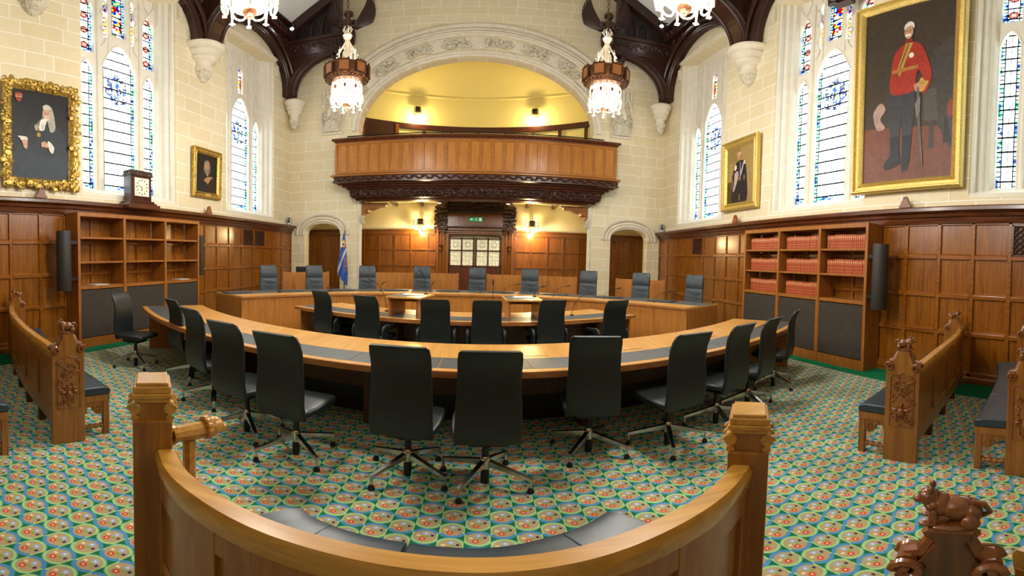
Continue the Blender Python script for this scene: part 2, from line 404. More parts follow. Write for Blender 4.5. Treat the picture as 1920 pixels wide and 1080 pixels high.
def light_head(c, hw, z0, zs, za, n=5):
    pts = [(c-hw, z0), (c+hw, z0), (c+hw, zs)]
    for i in range(1, n): t = i/n; pts.append((c+hw*(1-t)**1.0, zs+(za-zs)*(1-(1-t)**1.8)))
    pts.append((c, za))
    for i in range(1, n): t = 1-i/n; pts.append((c-hw*(1-t)**1.0, zs+(za-zs)*(1-(1-t)**1.8)))
    pts.append((c-hw, zs)); return pts
def window(s, c, idx, rich):
    T = side(s)
    base = T(-.41, c, 2.84)
    w = thing('window_%d' % idx, None, None, base, world=True); w['kind'] = 'structure'
    m = MB()
    lights = [(0, .455, 3.06, 5.98, 6.62, 'c')] + [(q*.855, .175, 3.06, 5.72, 6.04, 's') for q in (-1, 1)]
    if rich:
        lights += [(q*.855, .175, 6.26, 7.5, 7.86, 'r') for q in (-1, 1)]
        lights += [(q*.36, .07, 6.78, 8.0, 8.15, 'u') for q in (-1, 1)] + [(0, .2, 6.9, 8.0, 8.4, 'u')]
    else:
        lights += [(0, .13, 6.78, 7.45, 7.85, 'u')]
    outer = flat_arch(c, 1.32, 2.86, 8.40, 8.46)
    m.plate([outer]+[light_head(c+l[0], l[1], l[2], l[3], l[4]) for l in lights], lambda u, v, q: T(-.52+q, u, v), .11)
    # chamfer mouldings round the lights and mullion rolls
    for q in (-.58, .58): m.tube([T(-.40, c+q, 2.95), T(-.40, c+q, 8.2)], .045, 8)
    for l in lights:
        hd = light_head(c+l[0], l[1]+.03, l[2], l[3], l[4]+.04)
        m.tube([T(-.41, a, b) for a, b in hd[2:]], .022, 5)
    # blind tracery ribs in the head
    rb = []
    zb = 6.15 if not rich else 7.95
    for q in (-1, 1):
        for k in range(3 if not rich else 1):
            z0 = zb + k*.75
            for sg in (-1, 1):
                pts = []
                for i in range(9):
                    t = i/8; pts.append(T(-.39, c+q*(.855+sg*.16*math.sin(PI*t)), z0+.75*t))
                m.tube(pts, .014, 4)
        for k in range(4):
            z0 = 6.5+k*.5
            m.tube([T(-.39, c+q*(.50-.12*math.sin(PI*i/6)), z0+.5*i/6) for i in range(7)], .014, 4)
    for q in (-.3, .3, -1.12, 1.12): m.tube([T(-.40, c+q, 6.4), T(-.40, c+q, 8.3)], .018, 5)
    m.build('stone_tracery', M['stone_daylit'], w, ang=40)
    # splayed reveal in three steps
    r = MB(); st = [(1.30, -.02), (1.24, -.05), (1.24, -.16), (1.17, -.19), (1.14, -.28), (1.08, -.31), (1.04, -.41)]
    for q in (-1, 1):
        r.loft([[T(d, c+q*h, z) for h, d in st]+[T(-.44, c+q*1.33, z), T(-.05, c+q*1.33, z)] for z in (2.84, 8.5)], True)
    r.box(min(T(-.5, 0, 0)[0], T(-.01, 0, 0)[0]), max(T(-.5, 0, 0)[0], T(-.01, 0, 0)[0]), c-1.29, c+1.29, 2.84, 2.90)
    r.loft([[T(-.5, c+q, 2.9), T(-.02, c+q, 2.9), T(-.40, c+q, 3.05), T(-.5, c+q, 3.05)] for q in (-1.25, 1.25)])
    r.build('splayed_reveal', M['stone_daylit'], w, ang=30)
    g = MB()
    h = MB(); hp = flat_arch(c, 1.36, 8.0, 8.42, 8.48, 14)[2:]
    prof = [(.0, 0), (.09, .03), (.09, .08), (.03, .11), (0, .11)]
    h.loft([[T(n, a, b+z) for n, z in prof] for a, b in hp])
    for q in (-1, 1): h.loft([[T(n, c+q*(1.36+e), z) for n, e in ((0, 0), (.08, 0), (.08, .1), (0, .1))] for z in (7.85, 8.25)])
    h.build('hood_mould', M['stone'], w)
    for l in lights:
        key = l[5]
        a, b = l[1]+.03, l[4]-l[2]+.05
        o = T(-.5, c+l[0], l[2])
        gg = MB(); gg.box(-.004, .004, -a, a, -.03, b)
        gg.v = [(v[0]+o[0], v[1]+o[1], v[2]+o[2]) for v in gg.v]
        gg.build('leaded_glass', G[key], w, origin=o, smooth=False)
    return w
k = 0
for s in 'LR':
    for i, c in enumerate(WIN_Y):
        k += 1; window(s, c, k, i != 2)
        # daylight portal in the opening
        T = side(s); la = bpy.data.lights.new('window_portal', 'AREA'); la.shape = 'RECTANGLE'; la.size = 5.6; la.size_y = 2.3
        lo = bpy.data.objects.new('window_portal', la); COL.objects.link(lo); lo.location = T(-.62, c, 5.7)
        lo.rotation_euler = (0, R_(-90), 0) if s == 'L' else (0, R_(90), 0)
        try: la.cycles.is_portal = True
        except Exception as e: print('portal', e)

# ================================================================== end wall with the great arch and two side arches
def ell_pts(a, b, n=28, t0=0.0, t1=PI, cz=5.85): return [(CX+a*math.cos(t0+(t1-t0)*i/n), cz+b*math.sin(t0+(t1-t0)*i/n)) for i in range(n+1)]
T3 = lambda y0: (lambda u, v, q: (u, y0+q, v))
XL, XR = -4.05, 3.30
def small_arch(c, hw=.645, zs=2.38, za=2.75, n=12):
    return [(c-hw, 0.0)]+[(c-hw*math.cos(PI*i/n), zs+(za-zs)*math.sin(PI*i/n)**.8) for i in range(n+1)]+[(c+hw, 0.0)]
CL, CR_ = -5.33, 4.64
outl = [(L-.1, 0)]+small_arch(CL)+[(XL, 0.0), (XL, 5.6)]+[(x, z) for x, z in ell_pts(3.70, 2.6)[::-1]]+[(XR, 5.6), (XR, 0.0)]+small_arch(CR_)+[(R+.1, 0), (R+.1, 13.5), (L-.1, 13.5)]
MB().plate([outl], T3(B), .36).build('wall_back', M['stone_back'], kind='structure', smooth=False)
# mouldings of the great arch (their own dressed stone), with carved bosses
arch = thing('stone_arch', 'wide moulded stone arch with carved bosses over the wooden gallery', 'arch', (CX, B, 5.8), world=True)
m = MB()
def band(m, a0, b0, a1, b1, y0, y1, t0=.0, t1=PI, n=40, tap=False):
    """solid ring between two ellipses, front face at y0, back at y1"""
    rg = []
    for i in range(n+1):
        t = t0+(t1-t0)*i/n; c, s = math.cos(t), math.sin(t)
        rg.append([(CX+a0*c, y0, 5.85+b0*s), (CX+a1*c, y0, 5.85+b1*s), (CX+a1*c, y1, 5.85+b1*s), (CX+a0*c, y1, 5.85+b0*s)])
    m.loft(rg)
t0 = .0; e = .0
for a0, b0, a1, b1, yy, tt in ((3.71, 2.61, 3.80, 2.70, .05, 0), (3.80, 2.70, 3.92, 2.80, .11, 0), (4.40, 3.44, 4.48, 3.54, .06, .10), (4.48, 3.54, 4.56, 3.62, .12, .11), (4.60, 3.66, 4.66, 3.73, .10, .12), (4.70, 3.76, 4.80, 3.87, .20, .14), (4.80, 3.87, 4.86, 3.92, .13, .14)):
    band(m, a0, b0, a1, b1, B-yy, B-.0002, tt, PI-tt)
for t in [R_(a) for a in (36, 56, 73, 90, 107, 124, 144)]:
    c, s = math.cos(t), math.sin(t); tang = Vector((-4.19*s, 0, 3.14*c)).normalized(); nor = Vector((tang.z, 0, -tang.x)); ce = Vector((CX+4.17*c, B-.025, 5.85+3.13*s))
    m.cbox(ce, .46, .045, .46, M=Matrix((tang, Vector((0, 1, 0)), nor)).transposed())
for i in range(12):
    t = .2+(PI-.4)*(i+.5)/12
m.build('arch_mouldings', M['stone'], arch, ang=30)
m = MB()     # hollow between the mouldings, bridged by plain blocks and carved bosses
bt = [R_(a) for a in (25, 47, 64.5, 81, 99, 115.5, 133, 155)]
for t in bt:
    c, s = math.cos(t), math.sin(t)
    ce = Vector((CX+4.19*c, B-.02, 5.85+3.14*s)); tang = Vector((-4.19*s, 0, 3.14*c)).normalized(); nor = Vector((tang.z, 0, -tang.x))
    b = MB()
    for k in range(46):
        u, v = rnd.uniform(-.42, .42), rnd.uniform(-.17, .17)
        p = ce+tang*u+nor*v; r = rnd.uniform(.035, .075)
        b.ell(p+Vector((0, -.03, 0)), r*1.3, r*1.2, r, None, 6, 4)
    for k in range(8):
        a0 = rnd.uniform(0, 6); p = ce+tang*rnd.uniform(-.32, .32)+nor*rnd.uniform(-.1, .1)
        b.tube([p+Vector((math.cos(a0+q*.8)*(.03+.018*q), -.07, math.sin(a0+q*.8)*(.03+.018*q))) for q in range(7)], .018, 5)
    b.build('carved_boss', M['stone_carved'], arch)
# hood mouldings of the two small arches
for c, nm in ((CL, 'moulded stone hood over the left archway beside the gallery'), (CR_, 'moulded stone hood over the right archway beside the gallery')):
    m = MB()
    for (w, zs_, yy) in ((.70, .08, .03), (.80, .17, .02), (.92, .30, .07)):
        pts = [(c-w*math.cos(PI*i/16), 2.36+(.39+zs_)*math.sin(PI*i/16)**.85) for i in range(17)]
        m.tube([(x, B-yy*.5, z) for x, z in pts], .035+yy*.25, 6)
    m.build('arch_hood', M['stone'], label=nm, cat='arch')
# pier shafts of the great arch
m = MB()
for x in (XL+.02, XR-.02): m.tube([(x, B+.02, 0), (x, B+.02, 5.7)], .07, 8)
m.build('trim_1', M['stone'], kind='structure')

# ================================================================== alcove below the gallery, upper gallery above
AY = 15.45
MB().box(L-.1, R+.1, AY, AY+.3, 0, 3.75).build('wall_rear', M['plaster_cream'], kind='structure', smooth=False)
MB().box(L-.1, R+.1, B+.58, AY+.3, 3.72, 3.9).build('ceiling', M['plaster_cream'], kind='structure', smooth=False)
m = MB()
for i in range(9):
    x = -4.35+i*.98
    m.box(x-.055, x+.055, B+.62, AY, 3.60, 3.73)
m.build('trim_2', M['oak_darkx'], kind='structure', smooth=False)
# upper gallery: curved yellow back wall and barrel ceiling
bw = [(CX+6.2*math.sin(a), 10.9+6.3*math.cos(a)) for a in [R_(-62+124*i/24) for i in range(25)]]
MB().sweep(bw, [(0, 3.9), (0, 8.6), (.2, 8.6), (.2, 3.9)]).build('wall_far', M['plaster_yellow'], kind='structure')
MB().sweep(bw, [(-.02, 7.02), (-.07, 7.04), (-.07, 7.26), (-.02, 7.28)]).build('trim_3', M['oak_darkx'], kind='structure')
m = MB()
for i in range(25):
    if i % 2 == 0 and 5 < i < 21:
        x, y = bw[i]; m.cbox((x, y-.06, 5.9), .11, .07, 2.3, math.atan2(-(x-CX), y-10.9))
MB().sweep(bw, [(-.0, 8.56), (-.05, 8.58), (-.05, 8.62), (-.0, 8.64)]).build('trim_50', M['plaster_yellow'], kind='structure')
m.build('trim_4', M['oak_darkx'], kind='structure', smooth=False)
rg = []
for j in range(9):
    t = j/8*PI/2; k = math.cos(t)
    rg.append([(CX+(x-CX)*(.15+.85*k), 12.9+(y-12.9)*(.1+.9*k) if y > 12.9 else y, 8.6+1.7*math.sin(t)) for x, y in bw])
MB().loft(rg, False, False).build('ceiling', M['plaster_yellow'], kind='structure')
MB().box(L-.1, R+.1, B+.6, 18, 3.9, 4.0).build('floor', M['oak_alcove'], kind='structure', smooth=False)
d = thing('door_1', None, None, (-4.55, 15.2, 4.0), world=True); d['kind'] = 'structure'
a = R_(-42); dx, dy = CX+6.12*math.sin(R_(-38)), 10.9+6.2*math.cos(R_(-38))
MB().cbox((dx, dy-.05, 5.6), 1.35, .08, 3.0, R_(38)).build('door_leaf', M['oak_darkx'], d, smooth=False)
for q in (-.72, .72): MB().cbox((dx+q*math.cos(R_(38)), dy-.07+q*math.sin(R_(38)), 5.6), .14, .14, 3.1, R_(38)).build('door_post', M['oak_alcove'], d, smooth=False)
MB().cbox((dx-.1, dy-.14, 6.85), .3, .05, .07, R_(38)).build('door_closer', M['chrome'], d, smooth=False)

# ================================================================== ceiling
m = MB(); zc = lambda x: 10.28+.82*min(x-L-.32, R-.32-x)
xs = [L-.3, CX, R+.3]
rows = [[(x, y, 10.02 + .82*(x-L) if x < CX+1e-6 else 10.02+.82*(R-x)) for x in xs] for y in (F-.3, 16)]
m.loft(rows, False, False); m.build('ceiling', M['plaster_white'], kind='structure', smooth=False)
# ================================================================== wainscot
COLS = {'L': [F, -6.4, -5.8, -5.2, -4.6, -4.0, -3.4, -2.8, -2.2, -1.7, -1.12, -.54, .04, .62, 1.2, 1.78, 2.36, 2.95, 3.53, 4.05, 4.65, 5.24, 5.83, 6.42, 7.0, 7.5, 8.11, 8.6, 9.15, 9.77, 10.38, 11.0, 11.58, 12.16, 12.83],
        'R': [F, -6.4, -5.8, -5.2, -4.6, -4.0, -3.4, -2.8, -2.2, -1.7, -1.12, -.54, .04, .62, 1.23, 1.8, 2.38, 2.95, 3.55, 4.07, 4.65, 5.24, 5.83, 6.42, 7.0, 7.6, 8.19, 8.75, 9.3, 9.88, 10.47, 11.0, 11.57, 12.19, 12.83]}
ROWS = [.12, .752, 1.321, 1.911, 2.44]
def xb(m, T, d0, d1, y0, y1, z0, z1, mi=None):
    a, b = T(d0, 0, 0)[0], T(d1, 0, 0)[0]; m.box(min(a, b), max(a, b), y0, y1, z0, z1, mi)
def wainscot(T, cols, name):
    m = MB(); xb(m, T, 0, .022, cols[0], cols[-1], 0, 2.46); m.build(name, M['oak'], kind='structure', smooth=False)
    m = MB()
    for y in cols: xb(m, T, .018, .052, y-.032, y+.032, .1, 2.46)
    for z in ROWS[1:-1]:
        for a, b in zip(cols, cols[1:]): xb(m, T, .018, .058, a+.03, b-.03, z-.032, z+.032)
    for z in (ROWS[0], ROWS[-1]): xb(m, T, .018, .052, cols[0], cols[-1], z-.035, z+.035)
    # bevelled lips under and over each rail catch the light
    for z in ROWS[:-1]:
        for a, b in zip(cols, cols[1:]):
            m.loft([[T(.02, y, z+.058), T(.055, y, z+.034), T(.02, y, z+.02)] for y in (a+.032, b-.032)])
    return m
n = 5
for s in 'LR':
    T = side(s)
    m = wainscot(T, COLS[s], 'trim_%d' % n); n += 1
    m.build('trim_%d' % n, M['oak_rail'], kind='structure', smooth=False, bev=.008); n += 1
    path = [(L, 12.85), (L, F)] if s == 'L' else [(R, F), (R, 12.85)]
    prof = [(0, 2.42), (.075, 2.43), (.09, 2.47), (.10, 2.52), (.13, 2.535), (.15, 2.58), (.20, 2.60), (.23, 2.615), (.23, 2.665), (.21, 2.685), (0, 2.70)]
    MB().sweep(path, prof).build('trim_%d' % n, M['oak_dark'], kind='structure'); n += 1
    MB().sweep(path, [(0, 0), (.085, 0), (.085, .08), (.06, .105), (0, .11)]).build('baseboard_left' if s == 'L' else 'baseboard_right', M['oak_rail'], kind='structure')
# alcove panelling
def xpanel(cols, z0, rows, ztop, y, name, mat1, mat2, k):
    m = MB(); m.box(cols[0], cols[-1], y-.022, y, z0, ztop); m.build('trim_%d' % k, mat1, kind='structure', smooth=False)
    m = MB()
    for x in cols: m.box(x-.03, x+.03, y-.055, y-.018, z0, ztop)
    for z in rows:
        m.box(cols[0], cols[-1], y-.05, y-.018, z-.03, z+.03)
    m.box(cols[0], cols[-1], y-.10, y, ztop-.03, ztop+.1); m.box(cols[0], cols[-1], y-.15, y, ztop+.1, ztop+.16)
    m.build('trim_%d' % (k+1), mat2, kind='structure', smooth=False, bev=.006)
cl = [L+.02+i*.62 for i in range(8)]+[-1.76]; cr = [1.12+i*.60 for i in range(8)]+[R-.02]
xpanel(cl, 0, [.15, .75, 1.35, 1.95, 2.5], 2.55, AY, 'l', M['oak_alcove'], M['oak_alcove'], 30)
xpanel(cr, 0, [.15, .75, 1.35, 1.95, 2.5], 2.55, AY, 'r', M['oak_alcove'], M['oak_alcove'], 32)

for k, (xa, xb_, nn) in enumerate(((L+.02, -4.52, 5), (3.80, R-.02, 5))):
    MB().box(xa, xb_, 13.96, 14.1, 2.6, 3.72).build('wall_rear', M['plaster_cream'], kind='structure', smooth=False)
    xpanel([xa+(xb_-xa)*i/nn for i in range(nn+1)], 0, [.15, .72, 1.28, 1.84, 2.40], 2.45, 13.96, 'p', M['oak_alcove'], M['oak_alcove'], 34+2*k)
g = thing('door_handle', 'small round dark handle on the panelled door seen through the right archway', 'handle', (4.98, 13.9, 1.3), world=True)
m = MB(); m.ell((4.98, 13.84, 1.32), .045, .04, .045, None, 12, 8); m.tube([(4.98, 13.905, 1.32), (4.98, 13.85, 1.32)], .02, 8); m.build('knob', M['brass'], g)
m = MB(); m.box(4.955, 5.005, 13.895, 13.905, 1.22, 1.40); m.build('escutcheon', M['brass'], g, smooth=False)
# ventilation grilles let into the top row of panels
def grille(s, y0, y1, label):
    T = side(s); z0, z1 = 1.945, 2.405
    g = thing('ventilation_grille', label, 'grille', T(.03, (y0+y1)/2, z0), world=True)
    m = MB(); xb(m, T, .024, .030, y0+.03, y1-.03, z0, z1); m.build('backing', M['black'], g, smooth=False)
    m = MB()
    for a, b, c, d in ((y0+.03, y0+.055, z0, z1), (y1-.055, y1-.03, z0, z1), (y0+.03, y1-.03, z0, z0+.02), (y0+.03, y1-.03, z1-.02, z1)):
        xb(m, T, .03, .062, a, b, c, d)
    m.build('frame', M['oak_dark'], g, smooth=False)
    m = MB(); ny, nz = 5, 5; dy, dz = (y1-y0-.1)/ny, (z1-z0-.04)/nz
    for i in range(ny+1):
        for q in (-1, 1):
            m.tube([T(.045, y0+.05+i*dy+(q*dy*.5*math.sin(PI*k/4)), z0+.02+k*dz/4) for k in range(nz*4+1)], .009, 4)
    m.build('lattice', M['oak_dark'], g)
grille('L', 9.77, 10.37, 'carved lattice air grille in left panelling, the one nearer the bookcase')
grille('L', 10.39, 11.0, 'carved lattice air grille in left panelling, the one nearer the end wall')
grille('R', 9.88, 10.47, 'carved lattice air grille in right panelling beyond the bookcase')
grille('R', 1.23, 1.80, 'large lattice air grille at the right edge of the photo')

# ================================================================== bookcases
def bookcase(s, ys, label, shz):
    T = side(s); D = .46
    g = thing('bookcase', label, 'bookcase', T(D/2, (ys[0]+ys[-1])/2, 0), world=True)
    for i, y in enumerate(ys):
        m = MB(); t = .028
        y0, y1 = (y, y+2*t) if i == 0 else ((y-2*t, y) if i == len(ys)-1 else (y-t, y+t))
        xb(m, T, .06, D, y0, y1, 0, 2.44); m.build('side_panel' if i in (0, len(ys)-1) else 'divider', M['oak_case'], g, smooth=False, bev=.004)
    m = MB(); xb(m, T, .06, D-.004, ys[0]+.05, ys[-1]-.05, 2.37, 2.44); m.build('top_rail', M['oak_case'], g, smooth=False)
    m = MB(); xb(m, T, .06, D-.008, ys[0]+.05, ys[-1]-.05, 0, .17); m.build('plinth', M['oak_case'], g, smooth=False)
    for a, b in zip(ys, ys[1:]):
        for z in shz:
            m = MB(); h = .035 if z != shz[0] else .06
            xb(m, T, .06, D-.012, a+.03, b-.03, z-h, z); m.build('shelf', M['oak_case'], g, smooth=False, bev=.003)
        m = MB(); xb(m, T, D-.05, D-.018, a+.04, b-.04, .185, shz[0]-.075); m.build('speaker_cloth_panel', M['cloth'], g, smooth=False, label='dark cloth panel')
        c_, e_ = a+.03, b-.03
        for p0, p1, q0, q1 in ((c_, c_+.014, .17, shz[0]-.06), (e_-.014, e_, .17, shz[0]-.06)):
            m = MB(); xb(m, T, D-.05, D-.006, p0, p1, q0, q1); m.build('bead', M['oak_case'], g, smooth=False)
    return g
bookcase('L', [4.05, 5.13, 6.25, 7.36], 'tall empty oak bookcase with dark cloth panels against the left wall', [1.12, 1.56, 2.0])
bookcase('R', [4.02, 5.10, 6.21, 7.36], 'tall oak bookcase filled with red law books against the right wall', [1.16, 1.59, 2.02])
# ---- books
def cover(name, a, b):
    t = NT(name); nz = t.noise(t.obj(), 20, 3)
    return t.pbr(t.ramp(nz, [(.3, a), (.7, b)]), .5)
M['book'] = cover('red_buckram', '#94360a', '#b04e18'); M['book_gold'] = m_plain('spine_gilding', '#e3b285', .4)
M['book_black'] = m_plain('black_binding', '#1c1513', .4); M['page'] = m_plain('page_edges', '#d8c8a4', .8)
def book_mesh(nm, mat):
    m = MB(); w, h, d = .042, .25, .17        # spine faces -x here, y thickness
    m.loft([[(-.0, -w/2, z), (-.006, -w*.3, z), (-.008, 0, z), (-.006, w*.3, z), (0, w/2, z), (.006, w/2, z), (.006, -w/2, z)] for z in (0, h)], mi=0)
    m.box(0, d, -w/2, -w/2+.003, 0, h, 0); m.box(0, d, w/2-.003, w/2, 0, h, 0)
    m.box(0, d-.005, -w/2+.003, w/2-.003, .004, h-.004, 2)
    for z in (.045, .09, .165, .185, .225): m.box(-.0095, -.003, -w*.34, w*.34, z, z+.004, 1)
    m.box(-.0095, -.003, -w*.26, w*.26, .192, .215, 1)
    o = m.build(nm, [mat, M['book_gold'], M['page']]); return o
proto = book_mesh('law_book', M['book']); first = True
bk = [(2.02, 6.21, 7.36, 'top', 'left'), (2.02, 5.10, 6.21, 'top', 'middle'), (2.02, 4.02, 5.10, 'top', 'right'),
      (1.59, 6.21, 7.36, 'middle', 'left'), (1.59, 5.10, 6.21, 'middle', 'middle'), (1.59, 4.02, 5.10, 'middle', 'right'),
      (1.16, 6.21, 7.36, 'lowest filled', 'left'), (1.16, 5.10, 6.21, 'lowest filled', 'middle')]
for z, a, b, sh, bay in bk:
    y = a+.065; n_ = 0
    end = b-.13
    if (sh, bay) == ('middle', 'right'): y += .075
    while y < end:
        w_ = rnd.choice([.92, 1.0, 1.0, 1.1]); hs = .965+.02*(int(y*5) % 3)+rnd.uniform(-.004, .004)
        o = proto if first else proto.copy()
        if not first: COL.objects.link(o)
        first = False
        y += .042*w_/2+.0012
        o.location = (R-.34+rnd.uniform(0, .006), y, z+.0005); o.scale = (1, w_, hs); y += .042*w_/2+.0012
        tag(o, 'red law volume in the %s bay on the %s shelf of the right-hand bookcase' % (bay, sh), 'book', 'law volumes, %s shelf, %s bay' % (sh, bay))
ob = book_mesh('law_book', M['book_black']); ob.location = (R-.34, 4.02+.10, 1.5905); ob.scale = (1, 1.4, 1.02)
tag(ob, 'single black-bound book at the near end of the middle shelf of red books', 'book')
# papers on the left bookcase
for y, z, lb in ((4.6, 1.12, 'thin papers lying on the lowest open shelf of the empty bookcase, near end'), (6.9, 1.12, 'thin papers lying on the lowest open shelf of the empty bookcase, far end')):
    m = MB(); m.cbox((L+.30, y, z+.007), .24, .34, .012, .1); tag(m.build('paper_stack', m_plain('paper_grey', '#cfcdc6', .7), smooth=False), lb, 'papers')

# ---- column loudspeakers beside the bookcases
def column_speaker(s, y, r, z0, z1, label, y_case):
    T = side(s)
    g = thing('column_loudspeaker', label, 'loudspeaker', T(.40, y, z0), world=True)
    c = T(.42, y, 0); m = MB()
    m.lathe([(.001, z0), (r*.96, z0), (r, z0+.012), (r, z1-.012), (r*.96, z1), (.001, z1)], (c[0], c[1], 0), 28); m.build('body', M['speaker'], g)
    for z in (z0+.2, z1-.2):
        b = MB(); ya, yb = (min(y, y_case), max(y, y_case)); xb(b, T, .39, .45, ya, yb, z-.03, z+.03); b.build('wall_bracket', M['black'], g, smooth=False)
column_speaker('L', 3.78, .13, 1.06, 2.10, 'dark half-round column loudspeaker beside the empty left bookcase, near side', 4.05)
column_speaker('R', 3.79, .13, 1.05, 2.09, 'dark half-round column loudspeaker beside the red-book bookcase, near side', 4.02)
column_speaker('L', 7.46, .07, 1.20, 2.12, 'slim dark column loudspeaker on the far side of the empty left bookcase', 7.36)

# ================================================================== framed portraits
PC = {}
def paint(col):
    if col not in PC:
        t = NT('oil_paint_'+col.strip('#')); nz = t.noise(t.obj(), 7, 5, .65, 1.5); c = c4(col)
        PC[col] = t.pbr(t.ramp(nz, [(.3, (c[0]*.7, c[1]*.7, c[2]*.7)), (.7, (min(1, c[0]*1.2), min(1, c[1]*1.2), min(1, c[2]*1.2)))]), .48, 0, bump=nz, bstr=.15, bdist=.004, spec=.35)
    return PC[col]
def E_(cx, cy, rx, ry, n=18, rot=0):
    return [(cx+rx*math.cos(2*PI*i/n)*math.cos(rot)-ry*math.sin(2*PI*i/n)*math.sin(rot), cy+rx*math.cos(2*PI*i/n)*math.sin(rot)+ry*math.sin(2*PI*i/n)*math.cos(rot)) for i in range(n)]
def soft(P, n=4):
    out = []; N = len(P)
    for i in range(N):
        p0, p1, p2, p3 = P[i-1], P[i], P[(i+1) % N], P[(i+2) % N]
        for k in range(n):
            t = k/n; out.append(tuple(.5*((2*p1[j])+(p2[j]-p0[j])*t+(2*p0[j]-5*p1[j]+4*p2[j]-p3[j])*t*t+(-p0[j]+3*p1[j]-3*p2[j]+p3[j])*t**3) for j in (0, 1)))
    return out
def portrait(s, y0, y1, z0, z1, fw, fd, layers, bg, label, style, lean=0.0, plaque=True):
    T = side(s); W, H = y1-y0, z1-z0
    def P(u, v, d): return T(.03+d+lean*(v/H), y0+u if s == 'L' else y1-u, z0+v)
    g = thing('framed_portrait', label, 'painting', P(W/2, 0, 0), world=True)
    prof = {'ornate': [(0, 0), (0, .05), (.03, .09), (.06, .075), (.10, .095), (.14, .05), (fw, .035), (fw, 0)],
            'plain': [(0, 0), (0, fd*.8), (fw*.12, fd), (fw*.25, fd*.95), (fw*.35, fd*.6), (fw*.6, fd*.55), (fw*.72, fd*.8), (fw*.85, fd*.65), (fw, fd*.35), (fw, 0)]}[style]
    if style == 'ornate': prof = [(a*fw/.16 if a < fw else fw, b) for a, b in prof]
    m = MB()
    rg = []
    for (u, v, su, sv) in ((0, 0, 1, 1), (W, 0, -1, 1), (W, H, -1, -1), (0, H, 1, -1)):
        rg.append([P(u+su*a, v+sv*a, d) for a, d in prof])
    rg.append(rg[0]); m.loft(rg, False); m.build('gilt_frame', M['gilt'] if style == 'ornate' else M['gilt_pale'] if s == 'R' else M['gilt'], g, ang=25)
    if style == 'ornate':
        m = MB()
        def blob(u, v): 
            p = P(u, v, rnd.uniform(.05, .10)); r = rnd.uniform(.025, .055); m.ell(p, r*.8, r*rnd.uniform(.8, 1.6), r*rnd.uniform(.8, 1.5), None, 6, 4)
        per = 2*(W+H); k = int(per/.032)
        for i in range(k):
            q = per*i/k; e = rnd.uniform(-.035, fw*.75)
            if q < W: blob(q, e)
            elif q < W+H: blob(W-e, q-W)
            elif q < 2*W+H: blob(q-W-H, H-e)
            else: blob(e, q-2*W-H)
        for i in range(46):
            q = per*i/46; e = rnd.uniform(0, fw*.5)
            if q < W: c = (q, e)
            elif q < W+H: c = (W-e, q-W)
            elif q < 2*W+H: c = (q-W-H, H-e)
            else: c = (e, q-2*W-H)
            m.tube([P(c[0]+.05*math.cos(k*.9)*(1-k/9), c[1]+.05*math.sin(k*.9)*(1-k/9), .10) for k in range(8)], .013, 5)
        m.build('carved_ornament', M['gilt'], g)
    cw, ch = W-2*fw, H-2*fw
    def pl(poly, k, mat): pass
    mats = [paint(bg)]; m = MB()
    m.add([P(fw+a*cw, fw+b*ch, .028) for a, b in ((0, 0), (1, 0), (1, 1), (0, 1))], [(0, 1, 2, 3)], 0)
    for k, (poly, col) in enumerate(layers):
        mt = paint(col)
        if mt not in mats: mats.append(mt)
        if 4 < len(poly) < 18 and not any(a in (0, 1) and b in (0, 1) for a, b in poly): poly = soft(poly)
        poly = [(min(1, max(0, a)), min(1, max(0, b))) for a, b in poly]
        pts = [P(fw+a*cw, fw+b*ch, .0288+.0008*k) for a, b in poly]
        m.add(pts, [tuple(range(len(pts)))], mats.index(mt))
    m.build('canvas', mats, g, smooth=False, weld=False)
    if plaque:
        b = MB(); pts = [P(W/2-.11, .02, .085), P(W/2+.11, .02, .085), P(W/2+.11, .11, .085), P(W/2-.11, .11, .085)]
        pts2 = [P(W/2-.11, .02, .05), P(W/2+.11, .02, .05), P(W/2+.11, .11, .05), P(W/2-.11, .11, .05)]
        b.loft([pts2, pts]); b.build('name_plate', M['gilt_pale'], g, smooth=False)
    return g
